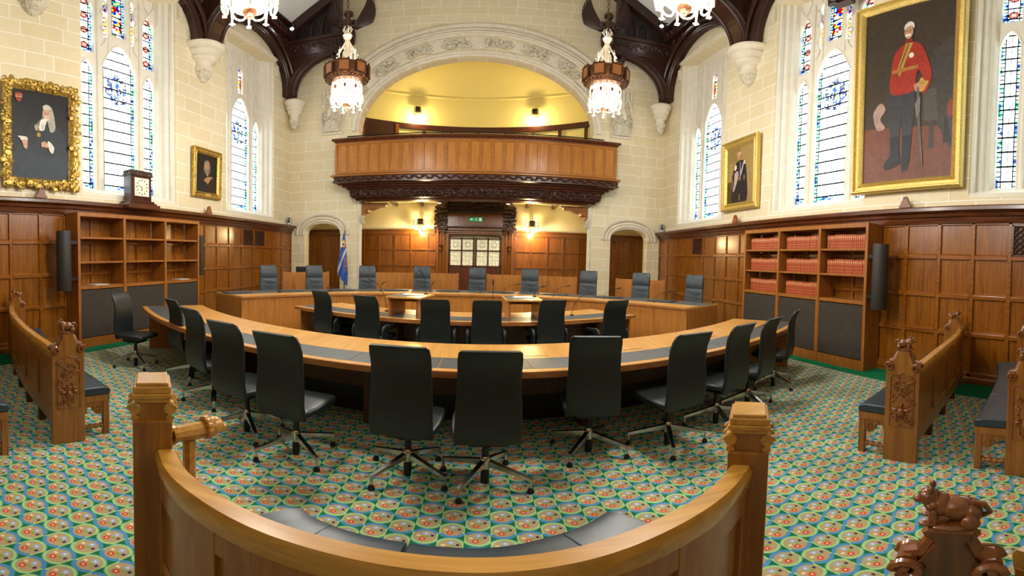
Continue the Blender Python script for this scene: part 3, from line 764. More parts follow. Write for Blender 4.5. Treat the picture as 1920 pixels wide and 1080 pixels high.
judge = [
 ([(0, .25), (0, .0), (1, 0), (1, .3), (.9, .55), (.78, .62), (.62, .66), (.45, .62), (.36, .55), (.28, .42), (.15, .36)], '#1f2a31'),
 ([(.05, 0), (.3, .3), (.6, .22), (.8, .3), (1, .1), (1, 0)], '#24323a'),
 ([(.35, .62), (.24, .45), (.22, .36), (.38, .38), (.46, .52)], '#182127'),
 ([(.39, .60), (.41, .54), (.46, .55), (.52, .62), (.53, .76), (.56, .83), (.63, .86), (.70, .82), (.74, .72), (.76, .60), (.73, .55), (.67, .54), (.64, .60), (.60, .68), (.50, .60)], '#a5a093'),
 (E_(.605, .745, .068, .075), '#c79d7e'), (E_(.60, .695, .045, .028), '#cfc5b5'),
 (E_(.575, .755, .012, .006), '#3c2a20'), (E_(.63, .755, .012, .006), '#3c2a20'), ([(.598, .75), (.612, .75), (.608, .725), (.596, .725)], '#a87456'), (E_(.602, .705, .02, .005), '#8c5240'),
 ([(.53, .83), (.60, .86), (.68, .83), (.66, .795), (.60, .81), (.55, .79)], '#c6c1b4'),
 ([(.50, .67), (.60, .67), (.57, .60), (.55, .55), (.46, .55)], '#ddd8cb'), ([(.52, .62), (.56, .62), (.54, .56), (.50, .56)], '#bdb8ac'),
 (E_(.455, .49, .035, .026), '#b08a3c'), ([(.452, .515), (.458, .515), (.47, .56), (.44, .56)], '#7d632c'),
 ([(.10, .45), (.24, .45), (.26, .41), (.17, .40), (.13, .43)], '#d9d4c8'), ([(.17, .41), (.255, .41), (.26, .36), (.245, .315), (.20, .33), (.18, .37)], '#c99a82'),
 ([(.50, .40), (.56, .42), (.62, .39), (.60, .35), (.54, .36), (.51, .35)], '#c99a82'), ([(.61, .42), (.66, .42), (.73, .36), (.70, .29), (.64, .33)], '#d4cec2'),
 ([(.06, .95), (.17, .95), (.17, .89), (.115, .84), (.06, .89)], '#8e3524'), ([(.06, .91), (.17, .91), (.17, .90), (.06, .90)], '#c9a878'), ([(.06, .93), (.17, .93), (.17, .925), (.06, .925)], '#c9a878')]
portrait('L', 2.83, 4.28, 2.90, 4.89, .16, .09, judge, '#151213', 'large ornate gilt portrait of a seated judge in a long wig, left wall', 'ornate', .05)
old = [
 ([(.08, 0), (.08, .35), (.2, .48), (.38, .53), (.62, .50), (.85, .42), (.98, .2), (.98, 0)], '#2a1c1c'), ([(.08, 0), (.06, .4), (.25, .48), (.33, .2), (.3, 0)], '#101c2a'),
 ([(.34, .72), (.38, .82), (.50, .86), (.62, .82), (.66, .66), (.64, .52), (.56, .48), (.42, .50), (.33, .58)], '#6c675e'), (E_(.49, .70, .11, .115), '#b08663'),
 (E_(.45, .715, .018, .01), '#4a3424'), (E_(.54, .72, .018, .01), '#4a3424'), (E_(.50, .645, .03, .008), '#7c4632'), ([(.40, .80), (.50, .84), (.60, .80), (.5, .775)], '#8f8a7e'),
 ([(.42, .56), (.48, .56), (.56, .44), (.50, .42)], '#a59678'), ([(.35, .30), (.46, .38), (.6, .42), (.78, .42), (.66, .34), (.55, .22), (.47, .26)], '#a87e5c')]
portrait('L', 7.57, 8.68, 3.10, 4.36, .15, .09, old, '#161210', 'small dark portrait of a white-haired man with clasped hands, left wall', 'plain', .04)
robed = [
 ([(0, 0), (0, .38), (.16, .40), (.2, 0)], '#4e3c1c'), ([(0, 1), (.5, 1), (.45, .7), (0, .72)], '#8a7440'),
 ([(.18, 0), (.2, .35), (.24, .62), (.34, .71), (.44, .74), (.58, .74), (.67, .70), (.73, .5), (.76, .03), (.5, 0)], '#1d1820'),
 ([(.27, .65), (.33, .68), (.36, .62), (.31, .58), (.27, .59)], '#ddd3c4'), ([(.62, .73), (.68, .72), (.68, .66), (.63, .66)], '#ddd3c4'),
 ([(.28, .52), (.38, .56), (.44, .5), (.38, .36), (.26, .20), (.22, .24), (.27, .4)], '#a89fa4'), ([(.48, .72), (.5, .72), (.53, .45), (.49, .42)], '#8e97ac'), ([(.62, .72), (.65, .70), (.54, .48), (.5, .5)], '#b5b6ba'),
 ([(.44, .44), (.52, .46), (.52, .38), (.46, .38)], '#a2624c'), ([(.17, .5), (.21, .52), (.22, .42), (.17, .42)], '#8a4436'),
 (E_(.46, .83, .085, .072), '#b98560'), (E_(.46, .865, .075, .04), '#cf9f7c'), (E_(.435, .83, .014, .006), '#54341f'), (E_(.49, .83, .014, .006), '#54341f'), (E_(.465, .785, .025, .005), '#7c4632'),
 (E_(.66, .42, .03, .055), '#6f6a6e'), ([(.46, .03), (.52, .03), (.51, .14), (.47, .14)], '#7a6a3a')]
portrait('R', 7.43, 8.90, 3.02, 4.81, .19, .12, robed, '#9b8350', 'standing portrait of a bald man in dark ceremonial robes, pale gilt frame, right wall', 'plain', .04, False)
officer = [
 ([(0, 0), (0, .29), (.4, .27), (1, .24), (1, 0)], '#6a3b2a'), ([(.78, .66), (.88, .70), (1, .69), (1, .16), (.9, .2), (.8, .32), (.72, .5)], '#3c3834'), ([(.68, .45), (.82, .45), (.84, .28), (.7, .28)], '#4a4540'), ([(.76, .28), (.80, .28), (.81, .14), (.75, .14)], '#3a3430'),
 ([(.92, .30), (1, .16), (.9, .16)], '#22222a'), (E_(.97, .33, .03, .05), '#7c3a2c'),
 ([(.12, .38), (.2, .42), (.26, .38), (.2, .33), (.26, .28), (.17, .27), (.12, .33)], '#a08478'),
 ([(.30, .46), (.58, .48), (.57, .20), (.54, .06), (.46, .05), (.46, .2), (.45, .32), (.43, .18), (.44, .09), (.32, .07), (.33, .2)], '#34343a'),
 ([(.25, .08), (.33, .12), (.44, .11), (.44, .08), (.3, .055)], '#15151a'), ([(.46, .10), (.56, .10), (.54, .07), (.47, .035)], '#15151a'), ([(.32, .22), (.43, .22), (.44, .1), (.34, .1)], '#1d1e28'), ([(.47, .22), (.57, .22), (.55, .09), (.47, .08)], '#1d1e28'),
 ([(.31, .47), (.32, .60), (.36, .70), (.47, .745), (.57, .745), (.66, .71), (.74, .60), (.77, .53), (.75, .47), (.70, .43), (.66, .46), (.67, .52), (.63, .57), (.60, .52), (.60, .46), (.45, .445)], '#962c1c'),
 ([(.48, .745), (.56, .745), (.42, .55), (.38, .58)], '#a58540'), ([(.50, .74), (.52, .74), (.40, .565), (.39, .575)], '#6c4a26'), ([(.33, .595), (.62, .60), (.62, .58), (.33, .575)], '#9c6a34'),
 (E_(.545, .665, .028, .016), '#d2cdc0'), ([(.66, .52), (.70, .50), (.74, .49), (.68, .44), (.62, .46)], '#b58a48'), ([(.58, .485), (.64, .50), (.66, .46), (.60, .445)], '#b07f66'),
 ([(.62, .46), (.645, .45), (.66, .3), (.70, .08), (.685, .08), (.63, .3)], '#5a5652'), ([(.60, .38), (.66, .42), (.66, .34), (.62, .3)], '#6e6a66'),
 ([(.47, .745), (.56, .75), (.55, .77), (.47, .77)], '#7c2c22'), (E_(.51, .815, .05, .045), '#b58a6c'), ([(.455, .84), (.47, .87), (.52, .885), (.565, .865), (.57, .83), (.55, .845), (.51, .855), (.475, .84)], '#cfcac0'), (E_(.505, .795, .035, .008), '#ddd8cc'), (E_(.49, .82, .008, .004), '#3c2a20'), (E_(.525, .822, .008, .004), '#3c2a20')]
portrait('R', 2.58, 4.68, 3.0, 6.88, .20, .14, officer, '#3a2f26', 'very large gilt-framed portrait of an officer in a red tunic, right wall', 'plain', .10)

# ================================================================== clock on its ledge, PTZ cameras, wooden wedges
M['mahog'] = m_wood('clock_mahogany', '#2a0f0a', '#4c2016', 'z', .22, coat=.5)
T = side('L')
c = thing('bracket_clock', 'dark mahogany bracket clock with a white dial on the left cornice', 'clock', T(.18, 5.73, 2.70), world=True)
m = MB(); xb(m, T, .0, .36, 5.36, 6.10, 2.70, 2.735); xb(m, T, .02, .33, 5.40, 6.06, 2.735, 2.78); m.build('plinth', M['mahog'], c, smooth=False, bev=.008)
m = MB(); xb(m, T, .07, .285, 5.45, 6.01, 2.78, 3.34); m.build('case', M['mahog'], c, smooth=False, bev=.004)
m = MB(); xb(m, T, .05, .31, 5.43, 6.03, 3.30, 3.35); xb(m, T, .06, .295, 5.44, 6.02, 3.35, 3.38)
for i in range(16): m.ell(T(.28, 5.46+i*.036, 3.395), .02, .02, .028, None, 6, 4)
for i in range(6): m.ell(T(.07+i*.04, 5.455, 3.395), .02, .02, .028, None, 6, 4)
m.build('carved_cresting', M['dark_carved'], c)
m = MB(); xb(m, T, .285, .30, 5.50, 5.96, 2.85, 3.28); m.build('bezel', M['mahog'], c, smooth=False, bev=.006)
m = MB(); xb(m, T, .300, .304, 5.535, 5.925, 2.875, 3.255); m.build('dial', m_plain('silvered_dial', '#e9e3d2', .4), c, smooth=False)
for i in range(12):
    a = 2*PI*i/12; MB().cbox(T(.306, 5.73+.145*math.sin(a), 3.065+.145*math.cos(a)), .002, .02, .036, M=Matrix.Rotation(-a, 3, 'X')).build('hour_mark', M['black'], c, smooth=False)
for nm, a, ln, wd in (('hour_hand', R_(188), .085, .016), ('minute_hand', R_(285), .13, .010)):
    m = MB(); m.cbox(T(.309, 5.73+ln/2*math.sin(a), 3.065+ln/2*math.cos(a)), .003, wd, ln, M=Matrix.Rotation(-a, 3, 'X')); m.build(nm, M['black'], c, smooth=False)
m = MB(); xb(m, T, 0, .40, 5.30, 6.16, 2.60, 2.70); m.build('trim_20', M['oak_dark'], kind='structure', smooth=False, bev=.012)
M['cam_grey'] = m_plain('camera_grey', '#b9b9ba', .35)
for s, lb in (('L', 'small grey swivelling camera on the left cornice by the end wall'), ('R', 'small grey swivelling camera on the right cornice by the end wall')):
    T = side(s); q = 1 if s == 'L' else -1
    g = thing('ptz_camera', lb, 'camera', T(.13, 12.50, 2.70), world=True); p = T(.13, 12.50, 0)
    m = MB(); m.lathe([(.001, 2.70), (.075, 2.70), (.07, 2.74), (.05, 2.76), (.001, 2.76)], (p[0], p[1], 0), 16); m.build('base', M['cam_grey'], g)
    for w0 in (-.075, .06): MB().loft([ring((p[0]+w, p[1], 2.86), (0, 1, 0), (0, 0, 1), .085, .10, 16, .6) for w in (w0, w0+.015)], True).build('yoke_arm', M['cam_grey'], g)
    m = MB(); m.ell((p[0], p[1]-.01, 2.87), .058, .075, .08, None, 14, 10); m.build('head', M['black'], g)
    m = MB(); m.tube([(p[0], p[1]-.06, 2.87), (p[0], p[1]-.092, 2.87)], .035, 12); m.build('lens', M['chrome'], g)
for s, y, lb in (('L', 3.50, 'small triangular wooden bracket on the cornice below the judge portrait'), ('L', 8.11, 'small triangular wooden bracket on the cornice below the small dark portrait'),
                 ('R', 8.20, 'small triangular wooden bracket on the cornice below the robed portrait'), ('R', 3.53, 'small triangular wooden bracket on the cornice below the officer portrait')):
    T = side(s)
    g = thing('wooden_bracket', lb, 'bracket', T(.15, y, 2.69), world=True)  # plain wooden bracket, holds no lamp
    m = MB(); m.plate([[(y-.11, 2.70), (y+.11, 2.70), (y+.11, 2.73), (y+.09, 2.74), (y+.025, 2.88), (y-.025, 2.88), (y-.09, 2.74), (y-.11, 2.73)], E_(y, 2.85, .012, .012, 10)], lambda u, v, q: T(.13+q, u, v), .05)
    m.build('wedge', m_plain('bracket_brown_%s%d' % (s, int(y)), '#7d5540' if y < 5 else '#8a4c1c', .4), g, smooth=False)
# ================================================================== wooden gallery (balcony)
GX0, GX1, GY = -4.50, 3.80, 11.95
gal = thing('gallery_balcony', 'long panelled oak gallery with dark carved underside below the stone arch', 'balcony', (CX, B, 3.4), world=True)
gp = [(GX0, B+.02), (GX0, GY), (GX1, GY), (GX1, B+.02)]
def leafy(m, z0, z1, n0, n1, seed, step=.15, lean=0.0):
    """carved running foliage along the three sides"""
    r = random.Random(seed)
    nn_ = (n0+n1)/2
    def at(s):  # perimeter -> point, outward dir, tangent
        a = B-GY-nn_; w = GX1-GX0-2*nn_
        if s < a: return Vector((GX0+nn_, B-s, 0)), Vector((-1, 0, 0)), Vector((0, -1, 0))
        if s < a+w: return Vector((GX0+nn_+s-a, GY+nn_, 0)), Vector((0, -1, 0)), Vector((1, 0, 0))
        return Vector((GX1-nn_, GY+nn_+s-a-w, 0)), Vector((1, 0, 0)), Vector((0, 1, 0))
    per = 2*(B-GY-nn_)+GX1-GX0-2*nn_; s = .06; k = 0
    while s < per-.05:
        p, o, t = at(s); zc = (z0+z1)/2; h = (z1-z0)/2; nn = (n0+n1)/2
        if abs(s-(B-GY-nn_)) < step*.6 or abs(s-(B-GY-nn_+GX1-GX0-2*nn_)) < step*.6: s += step; k += 1; continue
        sg = 1 if k % 2 else -1
        M3 = Matrix((t, o, Vector((0, 0, 1)))).transposed()
        m.ell(p+Vector((0, 0, zc+sg*h*.35)), step*.42, .045, h*.42, M3 @ Matrix.Rotation(sg*.6, 3, 'Y'), 7, 5)
        m.ell(p+t*step*.4+Vector((0, 0, zc-sg*h*.4)), step*.24, .05, h*.36, M3 @ Matrix.Rotation(-sg*.8, 3, 'Y'), 7, 5)
        pts = [p+o*.02+t*(step*(q/5-.5))+Vector((0, 0, zc+sg*h*.55*math.cos(q/5*PI))) for q in range(6)]
        m.tube(pts, .014, 5)
        if r.random() < .6: m.ell(p+o*.02+t*step*.1+Vector((0, 0, zc-sg*h*.55)), .028, .03, .028, M3, 6, 4)
        s += step; k += 1
m = MB(); m.sweep(gp, [(0, 4.16), (0, 5.22), (.06, 5.22), (.06, 4.16)]); m.build('parapet_board', M['oak_gallery'], gal, smooth=False)
for z0, z1 in ((4.14, 4.27), (5.12, 5.22)): MB().sweep(gp, [(-.03, z0), (-.03, z1), (.0, z1), (.0, z0)]).build('parapet_rail', M['oak_gallery_rail'], gal, smooth=False, bev=.006)
for i in range(26):
    x = GX0+(GX1-GX0)*i/25; MB().box(x-.036, x+.036, GY-.045, GY+.005, 4.26, 5.13).build('parapet_stile', M['oak_gallery_rail'], gal, smooth=False, bev=.006)
for x in (GX0, GX1):
    for y in (GY+.03, GY+.34, GY+.64, B-.03): MB().box(x-.028, x+.028, y-.032, y+.032, 4.26, 5.13).build('parapet_stile', M['oak_gallery'], gal, smooth=False, bev=.006)
m = MB(); m.sweep(gp, [(-.035, 5.20), (-.05, 5.24), (-.10, 5.26), (-.125, 5.29), (-.125, 5.33), (-.10, 5.345), (.10, 5.345), (.12, 5.32), (.12, 5.20)]); m.build('cap_moulding', M['oak_dark'], gal)
m = MB(); m.sweep(gp, [(-.03, 4.20), (-.10, 4.17), (-.15, 4.14), (-.15, 4.11), (-.11, 4.09), (.05, 4.09), (.05, 4.20)]); m.build('sill_moulding', M['oak_gallery_rail'], gal)
m = MB(); m.sweep(gp, [(-.06, 4.09), (-.06, 3.94), (.05, 3.94), (.05, 4.09)]); leafy(m, 3.95, 4.09, -.08, -.06, 3, .15); m.build('upper_carved_frieze', M['oak_darkx'], gal, ang=50)
m = MB(); m.sweep(gp, [(-.10, 3.95), (-.10, 3.92), (-.05, 3.90), (.02, 3.90), (.04, 3.86), (.13, 3.85), (.15, 3.80), (.24, 3.79), (.26, 3.74), (.31, 3.73), (.6, 3.73), (.6, 3.95)])
m.build('stepped_underside', M['oak_darkx'], gal)
m = MB(); m.sweep(gp, [(.30, 3.73), (.40, 3.51), (.7, 3.51), (.7, 3.73)]); leafy(m, 3.52, 3.72, .30, .34, 5, .17); m.build('lower_carved_frieze', M['dark_carved'], gal, ang=50)
m = MB(); m.sweep(gp, [(.40, 3.52), (.38, 3.49), (.46, 3.46), (.48, 3.42), (.56, 3.40), (.62, 3.40), (.66, 3.52)]); m.build('lower_moulding', M['oak_darkx'], gal)
MB().box(GX0+.06, GX1-.06, GY+.06, B+.7, 4.0, 4.12).build('deck', M['oak_alcove'], gal, smooth=False)
MB().box(GX0+.5, GX1-.5, GY+.5, B+.7, 3.50, 3.56).build('soffit', M['oak_darkx'], gal, smooth=False)
m = MB(); m.tube([(x, 12.06, 5.44) for x in (-4.2, -2, 0, 2, 3.45)], .02, 8); m.build('handrail', M['dark_metal'], gal)
for i in range(9):
    x = -4.05+i*.915; MB().tube([(x, 12.06, 5.33), (x, 12.06, 5.44)], .011, 6).build('handrail_post', M['dark_metal'], gal)
# wooden brackets under the gallery with carved stone corbels
for q, x in ((1, XL+.02), (-1, XR-.02)):
    lb = 'left' if q == 1 else 'right'
    m = MB(); T = lambda u, v, w: (x+q*u, 12.86+w, v)
    m.plate([[(0, 3.39), (.92, 3.39), (.94, 3.36), (.86, 3.33), (.84, 3.27), (.60, 3.26), (.42, 3.20), (.30, 3.18), (.26, 3.10), (.14, 3.08), (.10, 3.0), (0, 2.98)]], T, .4)
    m.build('gallery_bracket', M['oak_rail'], label='stepped wooden bracket under the %s end of the gallery' % lb, cat='bracket', bev=.008)
    m = MB()
    for k in range(34): m.ell((x+q*rnd.uniform(-.02, .13)*(1), 12.86+rnd.uniform(-.05, .12), 2.72+rnd.random()*.26), .045, .04, .04, None, 6, 4)
    for k in range(4): m.tube([(x+q*(.05+.05*math.cos(a*.9)), 12.80, 2.74+.06*k+.03*math.sin(a*.9)) for a in range(8)], .012, 5)
    m.build('stone_corbel', M['stone_carved'], label='small carved stone corbel below the %s gallery bracket' % lb, cat='corbel')

# ================================================================== carved doorway in the alcove
PY = 15.0
po = thing('door_surround', 'dark carved oak doorway surround with canopied posts under the gallery', 'doorway', (CX, AY, 0), world=True)
m = MB(); m.box(-1.80, 1.05, PY+.12, AY, 2.52, 3.62)
m.box(-1.80, -1.34, PY+.12, AY, 0, 2.55); m.box(.60, 1.05, PY+.12, AY, 0, 2.55); m.build('frame', M['oak_alcove'], po, smooth=False, bev=.01)
for k, (x0, x1) in enumerate(((-1.74, -1.50), (.75, .99))):
    m = MB()
    for dx in (.02, .12, .22): m.tube([(x0+dx, PY+.08, 0), (x0+dx, PY+.08, 2.75)], .034, 8)
    m.build('clustered_shaft', M['oak_rail'], po)
    m = MB()
    for dz in range(6): m.box(x0-.12+.02*(dz % 2), x1+.12-.02*(dz % 2), PY-.08, PY+.12, 2.70+dz*.15, 2.79+dz*.15)
    for j in range(30): m.ell((rnd.uniform(x0-.1, x1+.1), PY-.08, rnd.uniform(2.65, 3.55)), .035, .03, .05, None, 6, 4)
    for j in range(3): m.ell((x0-.08+j*.17, PY-.02, 2.62), .04, .04, .09, None, 7, 5)
    m.build('carved_canopy', M['dark_carved'], po)
    m = MB(); xc = (x0+x1)/2; m.lathe([(.001, 1.86), (.03, 1.90), (.02, 1.94), (.05, 1.98), (.035, 2.02), (.07, 2.08), (.09, 2.12), (.001, 2.13)], (xc, PY+.03, 0), 12); m.build('pendant', M['oak_dark'], po)
m = MB(); m.box(-1.50, .75, PY+.02, PY+.14, 3.30, 3.62); m.box(-1.55, .80, PY-.05, PY+.1, 3.55, 3.66)
for i in range(30): m.ell((-1.45+i*.075, PY, 3.42), .035, .03, .05, None, 6, 4)
m.build('cresting', M['dark_carved'], po)
m = MB(); m.box(-1.42, .67, PY+.08, PY+.14, 2.86, 3.30)
for x in (-1.42, -1.02, -.80, .05, .27, .67): m.box(x-.02, x+.02, PY+.05, PY+.10, 2.86, 3.30)
m.build('head_panel', M['oak_alcove'], po, smooth=False)
m = MB()
for i in range(24): m.ell((-1.38+i*.088, PY+.03, 2.79), .04, .04, .04, None, 6, 4)
m.box(-1.48, .73, PY, PY+.14, 2.80, 2.87); m.build('cusped_rail', M['oak_dark'], po)
m = MB()
for i, (w, z) in enumerate(((1.14, 2.66), (1.07, 2.58), (1.0, 2.50))):
    m.tube([(CX-w, PY+.10+.03*i, 0), (CX-w, PY+.10+.03*i, z), (CX+w, PY+.10+.03*i, z), (CX+w, PY+.10+.03*i, 0)], .032, 6)
m.build('architrave', M['oak_rail'], po)
# the pair of glazed doors
M['lit_glass'] = (lambda t: (t.pbr(t.ramp(t.noise(t.obj(), 22, 3, .7, 1.5), [(.45, '#8f8c6c'), (.56, '#ece7c2')]), .35, 0, emit='#f2eac2', estr=.28)))(NT('leaded_door_glass'))  # faint glow in the panes imitates light from behind the doors
M['lead'] = m_plain('window_lead', '#6a6858', .5)
dr = thing('door_2', None, None, (CX, 15.3, 0), world=True); dr['kind'] = 'structure'
for sx, nm in ((-1, 'l'), (1, 'r')):
    x0, x1 = (-1.33, CX-.015) if sx < 0 else (CX+.015, .58)
    m = MB(); m.box(x0, x1, 15.22, 15.28, 0, 1.36)
    for a in (x0, x0+.44, x1-.06): m.box(a, a+.06, 15.20, 15.30, 1.30, 2.42)
    for z in (1.33, 1.90, 2.34): m.box(x0, x1, 15.20, 15.30, z, z+.06)
    m.box(x0+.06, x0+.48, 15.20, 15.24, .2, 1.2); m.box(x0+.55, x1-.06, 15.20, 15.24, .2, 1.2)
    lf = m.build('door_leaf', M['oak_dark'], dr, smooth=False, bev=.006)
    for a in (x0+.06, x0+.50):
        b = a+.38 if a < x0+.3 else x1-.06
        for z0, z1 in ((1.39, 1.90), (1.96, 2.34)):
            g = MB(); g.box(a, b, 15.245, 15.255, z0, z1)
            g.mi = 1
            for k in range(1, 3): g.box(a+(b-a)*k/3-.003, a+(b-a)*k/3+.003, 15.238, 15.246, z0, z1)
            for k in range(1, 3): g.box(a, b, 15.238, 15.246, z0+(z1-z0)*k/3-.003, z0+(z1-z0)*k/3+.003)
            if z0 > 1.9: g.tube([((a+b)/2+.1*math.cos(q*PI/5), 15.24, (z0+z1)/2+.1*math.sin(q*PI/5)) for q in range(11)], .005, 4)
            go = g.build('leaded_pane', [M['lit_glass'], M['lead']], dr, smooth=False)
# green exit sign
M['exit_green'] = m_plain('exit_green', '#0f8a4c', .4, emit='#0f8a4c', estr=.25); M['exit_white'] = m_plain('exit_white', '#bfe8d0', .4, emit='#bfe8d0', estr=.3)
sg = thing('exit_sign', 'green emergency exit sign with arrow and running figure over the doors', 'sign', (-.36, 15.06, 2.98), world=True)
MB().box(-.60, -.12, 15.03, 15.07, 2.99, 3.15).build('sign_plate', M['exit_green'], sg, smooth=False, bev=.004)
m = MB(); T = lambda u, v, w: (u, 15.022+w, v)
m.plate([[(-.57, 3.07), (-.51, 3.12), (-.51, 3.085), (-.45, 3.085), (-.45, 3.055), (-.51, 3.055), (-.51, 3.02)]], T, .006); m.build('arrow', M['exit_white'], sg, smooth=False)
m = MB(); m.plate([[(-.24, 3.01), (-.15, 3.01), (-.15, 3.13), (-.24, 3.13)]], T, .006); m.build('door_symbol', M['exit_white'], sg, smooth=False)
m = MB(); m.ell((-.335, 15.025, 3.125), .013, .003, .013, None, 10, 6)
for a, b in (((-.34, 3.11), (-.35, 3.065)), ((-.34, 3.10), (-.37, 3.085)), ((-.34, 3.10), (-.31, 3.08)), ((-.35, 3.065), (-.385, 3.03)), ((-.35, 3.065), (-.325, 3.04)), ((-.325, 3.04), (-.335, 3.01))):
    m.tube([(a[0], 15.025, a[1]), (b[0], 15.025, b[1])], .008, 6)
m.build('running_figure', M['exit_white'], sg)
# ================================================================== wall lamps
M['lamp_glow'] = m_plain('lamp_glass', '#fff3d0', .3, emit='#ffdf96', estr=22)
def wall_lamp(x, y, z, label, rz=0, power=35, big=False):
    g = thing('wall_lamp', label, 'lamp', (x, y, z), rz)
    k = 1.15 if big else 1.0
    m = MB(); m.box(-.05, .05, -.03, 0, -.05, .12)
    m.build('back_plate', M['dark_metal'], g, smooth=False)
    m = MB()
    for xx in (-.24, -.13, .13, .24) if not big else (-.12, -.04, .04, .12):
        m.box(xx*k-.01, xx*k+.01, -.16, -.14, -.10, .12)
    for zz in (-.08, .0, .10): m.box((-.25 if not big else -.13)*k, (.25 if not big else .13)*k, -.16, -.14, zz-.008, zz+.008)
    m.box(-.10, .10, -.18, -.12, -.06, .16); m.tube([(0, 0, .05), (0, -.08, .1), (0, -.15, .08)], .014, 6)
    m.build('iron_bracket', M['dark_metal'], g, smooth=False)
    for xx in ((-.15, .15) if not big else (0,)):
        s_ = MB(); s_.lathe([(.012, -.05), (.03, -.08), (.055, -.13), (.058, -.17), (.03, -.20), (.001, -.205)], (xx, -.15, -.06 if not big else -.1), 12); s_.build('glass_shade', M['lamp_glow'], g)
    if not big:
        s_ = MB(); s_.lathe([(.012, -.12), (.03, -.15), (.055, -.20), (.05, -.25), (.001, -.27)], (0, -.18, -.1), 12); s_.build('glass_shade', M['lamp_glow'], g)
    ld = bpy.data.lights.new('wall_lamp_bulb', 'POINT'); ld.energy = power; ld.color = (1, .74, .36); ld.shadow_soft_size = .05
    lo = bpy.data.objects.new('wall_lamp_bulb', ld); COL.objects.link(lo); lo.parent = g; lo.location = (0, -.26, -.34)
wall_lamp(-2.40, AY-.16, 2.93, 'iron wall lamp with glowing glass shades left of the alcove doorway', 0, 120)
wall_lamp(1.70, AY-.16, 2.93, 'iron wall lamp with glowing glass shades right of the alcove doorway', 0, 120)
wall_lamp(-2.85, 16.62, 7.85, 'small iron lantern on the yellow gallery wall, left of centre', R_(23), 75, True)
wall_lamp(1.90, 16.70, 7.85, 'small iron lantern on the yellow gallery wall, right of centre', R_(-21), 75, True)
M['led'] = m_plain('spot_lens', '#ffffff', .3, emit='#fff6e0', estr=30)
for x, lb in ((-1.62, 'small grey ceiling downlight left of the doorway canopy'), (.76, 'small grey ceiling downlight right of the doorway canopy')):
    g = thing('downlight', lb, 'lamp', (x, 14.35, 3.72), world=True)
    m = MB(); m.lathe([(.001, 3.72), (.07, 3.72), (.08, 3.56), (.075, 3.56), (.001, 3.60)], (x, 14.35, 0), 18); m.build('housing', M['cam_grey'], g)
    m = MB(); m.lathe([(.001, 3.565), (.06, 3.57), (.001, 3.575)], (x, 14.35, 0), 16); m.build('lens', M['led'], g)
    ld = bpy.data.lights.new('downlight_bulb', 'SPOT'); ld.energy = 90; ld.spot_size = R_(90); ld.spot_blend = .6; ld.color = (1, .9, .7); ld.shadow_soft_size = .05
    lo = bpy.data.objects.new('downlight_bulb', ld); COL.objects.link(lo); lo.parent = g; lo.location = (0, 0, -.2)
# small rose on the gallery ceiling
m = MB(); m.lathe([(.001, 9.98), (.10, 9.97), (.16, 10.0), (.18, 10.06)], (CX, 14.2, 0), 18); m.build('ceiling_rose', M['plaster_yellow'], label='small round fitting on the yellow gallery ceiling', cat='fitting')
# ================================================================== corbels and roof timbers
def stone_corbel(s, y, z0, k, label, full=False, d=0.0, kr=None):
    T = side(s); c = T(d, y, 0)
    g = thing('stone_corbel', label, 'corbel', (c[0], c[1], z0), world=True)
    P = [(.34, .30), (.41, .33), (.41, .37), (.34, .39), (.34, .56), (.50, .62), (.54, .68), (.54, .70), (.47, .72), (.62, .79), (.66, .86), (.66, .88), (.58, .90), (.74, .96), (.80, 1.01), (.80, 1.07), (.70, 1.12), (.001, 1.12)]
    kr = kr or k*.9; a0, a1 = (0, 2*PI) if full else ((-PI/2, PI/2) if s == 'L' else (PI/2, 3*PI/2))
    m = MB(); m.lathe([(.001, z0+.25*k)]+[(r*kr*.80, z0+z*k) for r, z in P], (c[0], c[1], 0), 28, a0, a1); m.build('moulded_bell', M['stone'], g, ang=28)
    m = MB(); m.lathe([(.001, z0), (.10*kr, z0+.03*k), (.20*kr, z0+.12*k), (.28*kr, z0+.27*k), (.26*kr, z0+.33*k), (.001, z0+.33*k)], (c[0], c[1], 0), 16, a0, a1)
    for i in range(40):
        a = rnd.uniform(a0+.2, a1-.2); t = rnd.random(); r = (.06+.2*t)*kr
        m.ell((c[0]+r*math.cos(a), c[1]+r*math.sin(a), z0+(.05+.26*t)*k), .04*k, .04*k, .035*k, None, 6, 4)
    m.build('carved_foliage', M['stone_carved'], g)
CY = [-1.08, 3.49, 8.03]
for s, nm in (('L', 'left'), ('R', 'right')):
    stone_corbel(s, 8.03, 6.22, 1.0, 'moulded stone corbel on the %s wall between the two windows' % nm)
    if s == 'L': stone_corbel(s, 3.49, 6.50, 1.0, 'moulded stone corbel on the left wall at the top edge above the judge portrait')
    stone_corbel(s, 12.42, 6.0, .95, 'moulded stone corbel high in the %s corner of the end wall' % nm, True, .345, .55)
def arch2(c, a, z0, b, n=22, p=1.0): return [(c-a*math.cos(PI*i/n), z0+b*math.sin(PI*i/n)**p) for i in range(n+1)]
